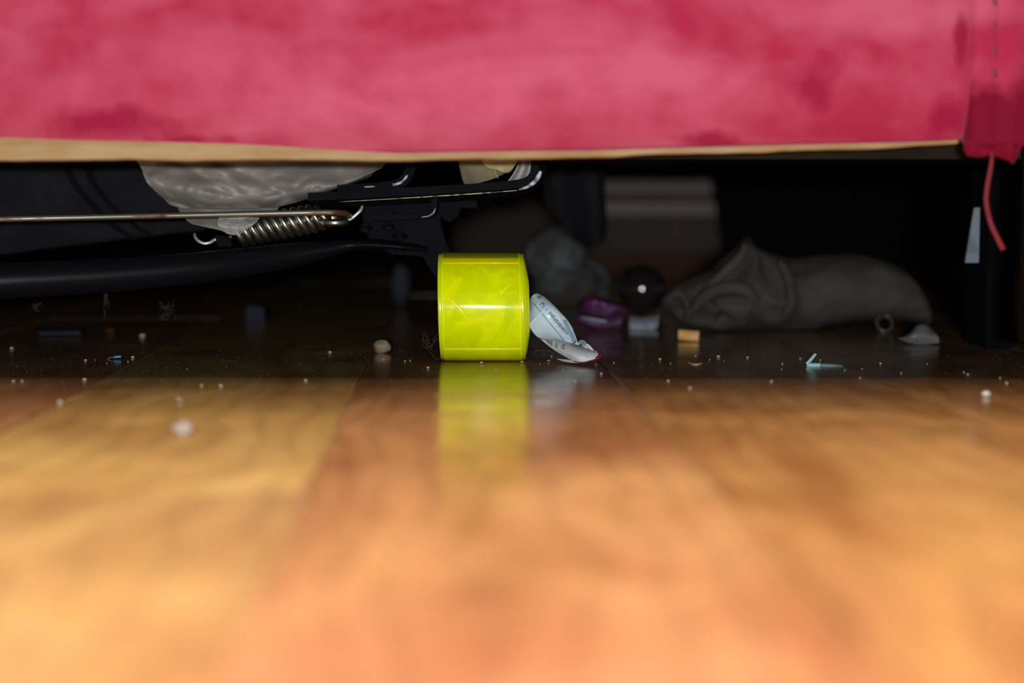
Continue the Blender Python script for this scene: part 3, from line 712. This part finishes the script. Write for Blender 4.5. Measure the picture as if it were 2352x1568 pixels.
link('edge_shade', band((1285, 723), (1317, 790), (1294, 724), (1325, 786), blade_at), M['label_shade'], blade, solid=.00004)  # grey shading of the right edge, put on as colour
setp(link('crease', tube([blade_at(1215, 748, .0003), blade_at(1232, 729, .0003), blade_at(1250, 712, .0003), blade_at(1266, 698, .0003)], [.0008, .0005, .00035, .0003], n=8, steps=14), M['label_glint'], blade), 'crease across the label, its glint in a paler colour')  # fold ridge, its glint put in as a paler label colour
# lower half twisted to show its cream side
low = [[(1240, 777, .994), (1256, 791, .990), (1276, 806, .984), (1296, 818, .978), (1315, 827, .973), (1335, 831.5, .970), (1356, 827, .970), (1374, 822, .971)],
       [(1246, 776.5, .996), (1266, 786, .988), (1288, 799, .980), (1308, 810, .973), (1328, 818, .970), (1346, 821, .970), (1362, 820, .971), (1380, 817, .972)],
       [(1254, 776, 1.0), (1278, 782, .991), (1302, 790, .983), (1322, 798, .977), (1342, 805, .975), (1356, 808, .975), (1368, 810, .975), (1382, 812, .975)],
       [(1262, 777, 1.006), (1288, 782, 1.0), (1310, 787, .994), (1332, 794, .988), (1350, 799, .985), (1362, 802, .984), (1374, 805, .982), (1380, 808, .98)]]
lrails = [[P(*p) for p in r] for r in low]
under = link('twisted_end', loft(lrails, 40, 20, disp=labdisp), M['label_under'], lab, solid=.00015)
setp(link('red_tip', loft([[P(1371, 806, .9765), P(1377, 806, .976), P(1383, 811, .975)], [P(1374, 814, .9725), P(1379, 814, .972), P(1383, 815, .972)], [P(1366, 823, .9695), P(1373, 823, .969), P(1381, 818, .9695)]], 8, 8), M['label_red'], under, solid=.0003), 'crimson printed tip')
link('red_rim', tube([P(1318, 829.5, .9715), P(1336, 832, .9685), P(1356, 828, .9685), P(1374, 822.5, .969)], .00035, n=6, steps=16), M['label_red'], under)
setp(link('torn_sliver', loft([[P(1277, 823, .985), P(1292, 829, .98), P(1312, 832.5, .974), P(1335, 833, .97)], [P(1288, 824, .983), P(1298, 825, .98), P(1312, 826, .976), P(1333, 829, .972)]], 16, 4), M['label_under'], lab, solid=.0002), 'thin torn sliver touching the floor')
link('crumpled_edge', loft([[P(1326, 798, .995), P(1336, 786, .99), P(1341, 782, .99), P(1349, 792, .99), P(1356, 800, .988)], [P(1322, 795, .998), P(1330, 781, 1.0), P(1335, 780, 1.0), P(1334, 792, 1.0), P(1332, 797, .998)]], 18, 5, disp=labdisp), M['label'], lab, solid=.00015)
link('crumpled_edge', loft([[P(1338, 797, .986), P(1346, 789, .984), P(1353, 791, .983), P(1362, 801, .98)], [P(1342, 803, .984), P(1350, 799, .982), P(1356, 802, .981), P(1364, 806, .979)]], 14, 5, disp=labdisp), M['label_under'], lab, solid=.00015)
# the legible letters on the cream side
def letters(txt, corner, eu, ev, name):
    """text mesh whose x runs along eu and y along ev (world vectors for one letter height)"""
    cu = bpy.data.curves.new(name, 'FONT'); cu.body = txt; cu.size = 1.0; cu.extrude = 0.0; cu.offset = 0.015
    to = bpy.data.objects.new(name, cu); COL.objects.link(to)
    dg = bpy.context.evaluated_depsgraph_get(); me = bpy.data.meshes.new_from_object(to.evaluated_get(dg))
    bpy.data.objects.remove(to)
    bm = bmesh.new(); bm.from_mesh(me); bpy.data.meshes.remove(me)
    for v in bm.verts: v.co = corner + eu * v.co.x + ev * v.co.y
    return bm
under_at = surface(lrails)
for txt, at in (('NT', (1291.5, 788.5)), ('OF', (1276, 785.5))):
    # a line of type runs down across the strip, the tops of its letters towards the far end
    bm = letters(txt, Vector((0, 0, 0)), Vector((1, 0, 0)), Vector((0, 1, 0)), 'lettering')
    for v in bm.verts:
        a, b_ = v.co.x, v.co.y
        v.co = under_at(at[0] + a * -3.2 + b_ * 10.5, at[1] + a * 8.2 + b_ * 4.5, .0007)
    link('lettering', bm, M['ink'], under, smooth=False, recalc=False)
for k in range(5):
    a0 = (1253 + k * 3.4, 779.5 + k * .7); a1 = (1257 + k * 2.6, 786 + k * 2.0)
    link('printed_stroke', band(a0, a1, (a0[0] + 1.5, a0[1]), (a1[0] + 1.5, a1[1]), lambda x, y: under_at(x, y, .0007), None, 3), M['ink'], under, solid=.00004)

# ------------------------------------------------------------------ things lying further back
# crumpled grey cloth
st = [(1515, 686, 704, .004), (1535, 668, 722, .012), (1560, 650, 742, .02), (1600, 630, 756, .027), (1645, 606, 764, .03), (1685, 572, 766, .032), (1709, 543, 767, .030), (1735, 562, 767, .032), (1775, 583, 764, .033), (1815, 590, 765, .034), (1850, 588, 764, .034), (1885, 584, 752, .034), (1930, 583, 742, .034), (1975, 583, 737, .034), (2030, 598, 736, .033), (2075, 619, 738, .031), (2110, 660, 744, .026), (2130, 700, 748, .016), (2137, 722, 746, .006)]
YC = 1.235
cloth = thing('crumpled_cloth', 'crumpled grey brown cloth lying in the dark under the sofa', 'cloth', (P(1830, 760, YC).x, YC, 0))
bm = bmesh.new(); rings = []; n_r = 56; NS = 110
sv = [Vector((a, b, c)) for a, b, c, d in st]; dv = [Vector((d, 0, 0)) for a, b, c, d in st]
for i in range(NS + 1):
    t = i / NS; s_ = cr(sv, t); d = cr(dv, t).x
    top_ = P(s_.x, s_.y, YC); bot = P(s_.x, s_.z, YC - d * .4)
    cz = (top_.z + max(bot.z, .0008)) / 2; rz = max((top_.z - max(bot.z, .0008)) / 2, .001)
    ring = []
    for k in range(n_r):
        a = 2 * math.pi * k / n_r
        x, y, z = P(s_.x, 600, YC).x, math.cos(a), math.sin(a)
        left = max(0.0, min(1.0, (1880 - s_.x) / 250))
        q = Vector((x * 30, y * 1.1, z * 1.1))
        f1 = 1 - 2 * abs(noise.noise(Vector((x * 38 - z * 1.3, y * 0.8, z * 0.8 + x * 22))))
        f2 = 1 - 2 * abs(noise.noise(Vector((x * 95, y * 1.8, z * 2.0))))
        amp = (0.10 + .30 * left) * f1 + .08 * f2 * left
        yy = YC + d * y * (1 + amp)
        ring.append(bm.verts.new((x + .004 * left * f1, yy, max(.0006, cz + rz * z * (1 + (amp * .25 if z < .8 else 0))))))
    rings.append(ring)
for i in range(NS):
    for k in range(n_r): bm.faces.new((rings[i][k], rings[i][(k + 1) % n_r], rings[i + 1][(k + 1) % n_r], rings[i + 1][k]))
bm.faces.new(rings[0]); bm.faces.new(rings[-1])
link('body', bm, M['grey_cloth'], cloth)
# the open mouth: rolled lip above, tongue of cloth below
yl = YC - .052
l1 = [P(1590, 715, yl), P(1610, 690, yl), P(1640, 668, yl), P(1680, 660, yl), P(1715, 668, yl), P(1735, 690, yl + .006)]
link('rolled_lip', tube(l1, [.003, .0045, .0048, .0045, .0048, .004], n=12, steps=30), M['grey_cloth'], cloth)
l1 = [P(1640, 688, yl), P(1665, 683, yl), P(1700, 683, yl), P(1728, 688, yl)]
l2 = [P(1648, 704, yl - .004), P(1672, 708, yl - .005), P(1700, 710, yl - .005), P(1728, 706, yl - .002)]
l3 = [P(1672, 722, yl), P(1686, 730, yl), P(1704, 734, yl), P(1722, 730, yl + .004)]
link('inner_tongue', loft([l1, l2, l3], 20, 12), M['grey_cloth'], cloth, solid=.001)
for pts, r in (([(1530, 695), (1555, 672), (1575, 690), (1582, 722)], .003), ([(1575, 735), (1600, 700), (1640, 650), (1700, 590), (1712, 560)], .004), ([(1790, 600), (1812, 640), (1818, 690), (1800, 730)], .004)):
    link('fold', tube([P(x, y, yl + .012) for x, y in pts], [r * .5, r, r, r * .5], n=10, steps=24), M['grey_cloth'], cloth)

# crumpled tissue behind the roll
c0 = FL(1300, 700)
tis = thing('crumpled_tissue', 'crumpled pale grey tissue on the floor behind the tape roll', 'tissue', c0)
bm = blob((P(1280, 600, 1.56).x, 1.56, P(1280, 595, 1.56).z), (.024, .03, .024), 4, .25, 1.6, 3.0, True, False)
blob((P(1305, 660, 1.54).x, 1.54, .017), (.026, .03, .017), 4, .25, 1.6, 8.0, True, True, bm)
blob((P(1345, 655, 1.56).x, 1.57, .019), (.018, .02, .019), 4, .3, 1.6, 5.0, True, True, bm)
link('wad', bm, M['tissue'], tis)
# black glossy ball
bc = FL(1476, 722)
bm = bmesh.new(); bmesh.ops.create_uvsphere(bm, u_segments=48, v_segments=28, radius=.0205)
for v in bm.verts: v.co += Vector((bc.x, bc.y + .01, .0205))
setp(link('ball', bm, M['ball'], origin=(bc.x, bc.y + .01, 0)), 'small glossy black ball with one glint beside the grey cloth', 'ball')
# purple wrapper
pc0 = FL(1375, 760)
pw_ = thing('purple_wrapper', 'crumpled purple see-through wrapper on the floor beyond the label', 'wrapper', pc0)
def W(x, y, dy=0): return P(x, y, pc0.y + dy)
def crk(q0, a): return lambda u, v, q: Vector((0, a * (1 - 2 * abs(noise.noise(q * 70 + Vector((q0, 0, 0))))), .3 * a * noise.noise(q * 110)))
link('wrapper_fold', loft([[W(1320, 742), W(1350, 754), W(1385, 758), W(1425, 752)], [W(1325, 732, -.008), W(1352, 742, -.010), W(1388, 745, -.010), W(1428, 738, -.006)], [W(1340, 722), W(1362, 728), W(1392, 732), W(1432, 722)]], 24, 14, disp=crk(1, .003)), M['purple'], pw_, solid=.0004)
link('wrapper_fold', loft([[W(1330, 712, .012), W(1360, 722, .01), W(1400, 728, .01), W(1432, 722, .012)], [W(1345, 690, .006), W(1372, 694, .002), W(1405, 704, .002), W(1434, 708, .006)], [W(1352, 682, .014), W(1378, 680, .014), W(1408, 690, .014), W(1430, 700, .014)]], 24, 14, disp=crk(4, .003)), M['purple'], pw_, solid=.0004)
setp(link('highlight_strip', loft([[W(1333, 731, -.014), W(1355, 735, -.016), W(1392, 741, -.016)], [W(1338, 727, -.013), W(1360, 730, -.015), W(1393, 735, -.015)]], 14, 3), M['white_scrap'], pw_, solid=.0004), 'pale strip that stands in for a highlight on the wrapper')  # pale strip drawn in place of the highlight on the film
# white folded scrap under the ball
ws = FL(1480, 757)
setp(link('paper_scrap', loft([[P(1446, 756, ws.y), P(1470, 757, ws.y - .003), P(1495, 757, ws.y), P(1510, 752, ws.y)], [P(1445, 742, ws.y + .004), P(1470, 741, ws.y), P(1495, 741, ws.y + .004), P(1512, 738, ws.y + .003)], [P(1447, 727, ws.y + .012), P(1472, 729, ws.y + .01), P(1496, 726, ws.y + .014), P(1515, 725, ws.y + .012)]], 16, 10, disp=lambda u, v, q: Vector((0, .0015 * noise.noise(q * 160), 0))), M['white_scrap'], origin=(ws.x, ws.y, 0), solid=.001), 'pale lilac folded paper scrap in front of the black ball', 'paper scrap')
# orange stub
fc = FL(1583, 784)
stub = thing('stub', 'short orange tan cylindrical stub in front of the grey cloth', 'stub', (fc.x, fc.y, 0))
bm = bmesh.new()
tube([P(1561, 769, fc.y) + Vector((0, .002, 0)), P(1583, 770.5, fc.y), P(1606, 772, fc.y - .002)], .0037, bm, n=20, steps=8)
for v in bm.verts: v.co.z = max(v.co.z, .0001)
link('body', bm, M['filter'], stub, bevel=.0004)
link('end', tube([P(1558, 769, fc.y) + Vector((0, .002, 0)), P(1561, 769, fc.y) + Vector((0, .002, 0))], .0034, n=20, steps=2), M['filter_end'], stub)
# cartons against the back
def carton(px0, px1, Y, h, lean, name, label, bands):
    x0 = (px0 - 1176) * Y / F; x1 = (px1 - 1176) * Y / F
    t = thing(name, label, 'carton', ((x0 + x1) / 2, Y, 0))
    zb = 0.0
    for nm, m, z0, z1, dy in bands:
        xl = lambda z: x1 - lean * z
        poly = [Vector((x0, Y + dy, z0)), Vector((xl(z0), Y + dy, z0)), Vector((xl(z1), Y + dy, z1)), Vector((x0, Y + dy, z1))]
        link(nm, slab(poly, (0, .16 - dy, 0)), m, t, smooth=False, bevel=.001)
    return t
carton(1330, 1668, 2.05, .125, .17, 'carton', 'brown carton with two pale rims in the dark behind the black ball',
       [('base_band', M['carton_red'], 0, .030, .0), ('body', M['carton'], .030, .076, .001), ('rim', M['carton_band'], .076, .0925, -.004), ('groove', M['carton'], .0925, .103, .002), ('rim', M['carton_band'], .103, .121, -.004)])
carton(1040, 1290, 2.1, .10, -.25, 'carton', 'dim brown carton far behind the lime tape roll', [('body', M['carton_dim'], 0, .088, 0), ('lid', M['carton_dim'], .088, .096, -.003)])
# dim grey wad left of the roll
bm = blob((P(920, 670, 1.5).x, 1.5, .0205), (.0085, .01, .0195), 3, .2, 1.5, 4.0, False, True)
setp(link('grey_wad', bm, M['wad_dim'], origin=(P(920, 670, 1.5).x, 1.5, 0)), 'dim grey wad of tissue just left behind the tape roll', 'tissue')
# small ring and cloudy scrap on the right
rc = FL(2031, 764)
bm = bmesh.new()
tube([Vector((rc.x + .0055 * math.cos(a), rc.y + .003 * math.sin(a), .0068 + .0055 * math.sin(a))) for a in [i * 2 * math.pi / 20 for i in range(21)]], .0012, bm, n=10, steps=60, cap=False)
setp(link('plastic_ring', bm, M['ring'], origin=(rc.x, rc.y, 0)), 'small dark plastic ring standing under the end of the grey cloth', 'ring')
sc0 = FL(2110, 792)
setp(link('plastic_scrap', loft([[P(2060, 776, sc0.y + .01), P(2085, 786, sc0.y), P(2115, 791, sc0.y), P(2158, 787, sc0.y)], [P(2075, 774, sc0.y + .006), P(2095, 770, sc0.y - .004), P(2120, 770, sc0.y - .004), P(2155, 772, sc0.y)], [P(2096, 764, sc0.y + .01), P(2104, 750, sc0.y + .004), P(2124, 746, sc0.y + .004), P(2146, 760, sc0.y + .01)]], 20, 14), M['scrap_clear'], origin=(sc0.x, sc0.y, 0), solid=.0005), 'curled cloudy plastic scrap right of the dark ring', 'plastic scrap')

# ------------------------------------------------------------------ litter on the floor, left side
def flat_strip(pts, wpx, name, m, label, cat, th=.0004, parent=None):
    """strip standing at pixel points, its lower edge on pts, height wpx"""
    Y = FL(*pts[0]).y
    lo = [P(x, y, Y) for x, y in pts]; hi = [P(x, y - wpx, Y + .0015) for x, y in pts]
    for q in lo: q.z = max(q.z, th)
    return setp(link(name, loft([lo, hi], 16, 3), m, origin=(lo[0].x, Y, 0), solid=th), label, cat)
flat_strip([(88, 773), (120, 773), (160, 772), (186, 772)], 12, 'paper_strip', M['grey_dim'], 'dim blue grey paper strip on the dark floor below the black tube', 'paper strip', .001)
q = FL(253, 766)
setp(link('orange_chip', blob((q.x, q.y, .0022), (.0038, .003, .0022), 2, .2, 2.0, 2.0), M['orange_bit'], origin=(q.x, q.y, 0)), 'small orange plastic chip on the dark floor at the far left', 'chip')
q = FL(585, 742)
setp(link('blue_grey_card', slab([P(563, 741, q.y), P(608, 741, q.y), P(606, 706, q.y + .004), P(566, 703, q.y + .004)], (0, .001, 0)), M['grey_dim'], origin=(q.x, q.y, 0), smooth=False, bevel=.0002), 'dim blue grey square of card standing behind the tube', 'card')
q = FL(877, 812)
setp(link('pebble', blob((q.x, q.y + .004, .0040), (.0054, .004, .0040), 3, .25, 1.8, 1.0), M['crumb_b'], origin=(q.x, q.y, 0)), 'brown angular pebble left of the tape roll beside the plank seam', 'pebble')
# blue and grey fibre
q = FL(262, 825)
bf = thing('plastic_sliver', 'tiny sliver with a blue end on the floor at the left', 'plastic sliver', (q.x, q.y, 0))
link('blue_end', loft([[P(262, 822, q.y), P(270, 821, q.y), P(278, 821, q.y)], [P(262, 818, q.y), P(270, 817, q.y), P(278, 817, q.y)]], 6, 2), M['blue'], bf, solid=.0004)
link('grey_end', tube([P(263, 820, q.y), P(254, 821, q.y), P(247, 824.5, q.y)], .0003, n=6, steps=6), M['lint'], bf)
# folded cyan strip
q = FL(1860, 841)
cy = thing('folded_strip', 'folded pale cyan plastic strip with one end raised on the dark floor', 'plastic strip', (q.x, q.y, 0))
link('raised_end', loft([[P(1850, 834, q.y), P(1860, 823, q.y + .001), P(1871, 811, q.y + .002)], [P(1856, 838, q.y), P(1866, 827, q.y + .001), P(1876.5, 813, q.y + .002)]], 8, 2), M['cyan'], cy, solid=.0005)
link('flat_end', loft([[P(1853, 841, q.y), P(1868, 841, q.y), P(1885, 841, q.y)], [P(1853, 834, q.y + .001), P(1868, 833.5, q.y + .001), P(1885, 834, q.y + .001)]], 8, 2), M['cyan'], cy, solid=.0005)
setp(link('dull_tail', loft([[P(1885, 841, q.y), P(1910, 843, q.y - .001), P(1936, 846, q.y - .002)], [P(1885, 834, q.y + .001), P(1910, 835, q.y), P(1936, 838, q.y)]], 8, 2), M['cyan_dim'], cy, solid=.0005), 'dull see-through tail')
# yellow fibre
q = FL(1598, 837)
setp(link('yellow_fibre', tube([FL(1581, 832, .0004), FL(1588, 835, .0004), FL(1600, 836.5, .0004), FL(1614, 833, .0004)], .00045, n=6, steps=12), M['crumb_y'], origin=(q.x, q.y, 0)), 'curved yellow fibre on the dark floor left of the cyan strip', 'fibre')
# large pale flake near the camera and white bead
q = FL(415, 990)
setp(link('paper_flake', loft([[FL(394, 980, .0003), FL(404, 992, .0004), FL(420, 999, .0004)], [FL(408, 974, .0012), FL(420, 981, .0016), FL(434, 993, .0011)], [FL(425, 965, .0006), FL(436, 972, .0008), FL(442, 984, .0006)]], 8, 8), M['flake'], origin=(q.x, q.y, 0), solid=.0005), 'blurred white paper flake on the lit planks at the left', 'paper flake')
q = FL(2265, 911)
setp(link('bead', blob((q.x, q.y, .0014), (.0021, .0019, .0014), 3, .06, 1.5, 1.0), M['crumb_w'], origin=(q.x, q.y, 0)), 'bright cream bead at the shadow edge on the right', 'bead')
q = FL(413, 918)
setp(link('skin_flake', loft([[FL(405, 914, .0003), FL(408, 920, .0003), FL(418, 922, .0003)], [FL(408, 911, .0012), FL(412, 916, .0018), FL(420, 920, .0008)]], 6, 4), M['crumb_w'], origin=(q.x, q.y, 0), solid=.0003), 'curled translucent flake at the shadow edge on the left', 'flake')

# crumbs, each its own thing
proto = []
for k in range(4):
    bm = bmesh.new(); res = bmesh.ops.create_icosphere(bm, subdivisions=1, radius=1.0)
    for v in bm.verts: v.co *= 1 + .35 * noise.noise(v.co * 1.7 + Vector((k * 5, 0, 0)))
    for v in bm.verts: v.co.z = max(v.co.z * .8, -.7) + .7
    me = bpy.data.meshes.new('crumb'); bm.to_mesh(me); bm.free(); proto.append(me)
pm = {}
def crumb(px, py, r, col='w', label=None, group='tiny pale crumbs on the floor'):
    q = FL(px, py)
    key = (random.randrange(4), col)
    if key not in pm:
        me = proto[key[0]].copy(); me.materials.append(M['crumb_' + col]); pm[key] = me
    o = bpy.data.objects.new('crumb', pm[key]); COL.objects.link(o)
    s = r * .8 * q.y / F
    o.location = (q.x, q.y, 0.0001); o.rotation_euler = (0, 0, random.uniform(0, 6))
    o.scale = (s, s, s * .75)
    if label: setp(o, label, 'crumb')
    else:
        where = 'on the left, below the black tube' if px < 900 else ('around the foot of the tape roll and label' if px < 1450 else 'on the right, before the grey cloth')
        setp(o, 'tiny pale crumb on the dim planks ' + where, 'crumb', 'tiny crumbs ' + where)
crumb(1106, 835, 6, 'w', 'white angular crumb touching the front of the tape roll')
crumb(1199, 833.5, 5.5, 'y', 'yellowish crumb under the right rim of the tape roll')
crumb(1260, 831, 6, 'b', 'brown crumb between the tape roll and the label')
crumb(983, 846, 4.5, 'w', 'white crumb left of the yellow reflection of the tape')
crumb(194, 874, 6, 'w', 'bright white crumb on the dim plank at the far left')
crumb(305, 822, 5, 'w', 'round white crumb right of the blue sliver')
crumb(1650, 821, 6, 'w', 'pale upright crumb in front of the grey cloth')
crumb(1516, 827, 6, 'y', 'ochre crumb in front of the orange stub')
crumb(758, 811, 5.5, 'w', 'round grey white crumb left of the brown pebble')
crumb(327, 774, 8, 'w', 'blurred pale crumb farthest back on the left floor')
crumb(1381, 860, 5, 'w', 'pale crumb on the plank seam below the label')
crumb(463, 887, 5, 'y', 'yellow crumb at the shadow edge beside a pale one')
for px, py, r in ((1139, 849, 3), (1369, 838, 2.5), (1410, 834, 3), (1321, 877, 4), (1293, 849, 2), (1267, 819, 3), (31, 877, 4.5), (51, 877, 4.5), (196, 829, 4.5), (702, 875, 4.5), (507, 888, 5), (294, 831, 2.5), (245, 835, 2), (218, 827, 2),
                  (430, 847, 2), (27, 802, 6), (1717, 822, 4), (1540, 835, 2.5), (1630, 827, 2.5), (1598, 819, 3), (1797, 836, 3), (1795, 849, 2.5), (1663, 829, 2), (1884, 828, 3), (1838, 824, 3), (2022, 836, 4), (1980, 848, 2.5), (1940, 851, 3),
                  (2070, 858, 3), (2130, 836, 2), (2214, 856, 3), (2223, 861, 3.5), (2297, 869, 3.5), (2312, 881, 4.5), (1535, 876, 4), (1772, 877, 4), (1585, 893, 5), (1975, 869, 3), (138, 926, 7), (880, 826, 3), (930, 830, 3), (1240, 836, 2), (942, 829, 2.5)):
    crumb(px, py, r)
# fine dust
bm = bmesh.new()
for i in range(900):
    px = random.uniform(-40, 2390); py = random.triangular(770, 905, 825)
    q = FL(px, py, .0002); s = random.uniform(.0001, .00032)
    vs_ = [bm.verts.new(q + Vector(d) * s) for d in ((1, 0, 0), (-.5, .8, 0), (-.5, -.8, 0), (0, 0, 1.2))]
    for f in ((0, 1, 3), (1, 2, 3), (2, 0, 3), (0, 2, 1)): bm.faces.new([vs_[k] for k in f])
setp(link('dust', bm, M['lint'], smooth=False), 'fine grey dust specks scattered over the shaded planks', 'dust', kind='stuff')

# lint tufts and hairs
def lint_tuft(px, py, w_, h_, Y, n, label, rad=.000065, onfloor=True, m='lint'):
    bm = bmesh.new()
    for k in range(n):
        x = px + random.uniform(-w_, w_) * .6; y = py + random.uniform(-h_, h_) * .5
        pts = []
        dx, dy_ = random.uniform(-1, 1), random.uniform(-1, 1)
        for j in range(8):
            pts.append(P(x, y, Y + random.uniform(-.002, .002)))
            dx += random.uniform(-.9, .9); dy_ += random.uniform(-.9, .9)
            x = min(max(x + dx * w_ * .2, px - w_), px + w_); y = min(max(y + dy_ * h_ * .16, py - h_), py + h_)
        tube(pts, rad, bm, n=4, steps=22, cap=False)
    b = P(px, py, Y)
    if onfloor:
        lo = min(v.co.z for v in bm.verts)
        for v in bm.verts: v.co.z -= lo
    return setp(link('lint_tuft', bm, M[lint_m] if (lint_m := m) else None, origin=(b.x, b.y, 0 if onfloor else b.z)), label, 'lint')
lint_tuft(992, 783, 20, 32, 1.01, 11, 'wispy grey lint tuft against the left rim of the tape roll')
lint_tuft(85, 702, 12, 12, 1.05, 12, 'grey lint wisp below the black tube nearest the left edge', onfloor=False)
lint_tuft(244, 700, 6, 32, 1.05, 9, 'long grey lint wisp dangling from the black tube above the orange chip', onfloor=False)
lint_tuft(385, 712, 18, 22, 1.06, 18, 'fluffy grey lint wisp dangling below the middle of the black tube', onfloor=False)
bm = tube([FL(1213, 814, .0008), P(1228, 806, 1.0), P(1248, 804, 1.0), P(1262, 806, 1.0), P(1274, 812, 1.0)], .00012, n=4, steps=24)
tube([P(1224, 788, 1.02), P(1230, 798, 1.01), P(1226, 810, 1.0), FL(1214, 818, .0004)], .00010, bm, n=4, steps=20)
tube([P(1247, 805, 1.0), P(1250, 812, 1.0), P(1257, 819, 1.0)], .00010, bm, n=4, steps=12)
q = FL(1240, 818)
setp(link('hair', bm, M['lint'], origin=(q.x, q.y, 0)), 'thin pale hairs on the floor between the tape roll and the label', 'hair')
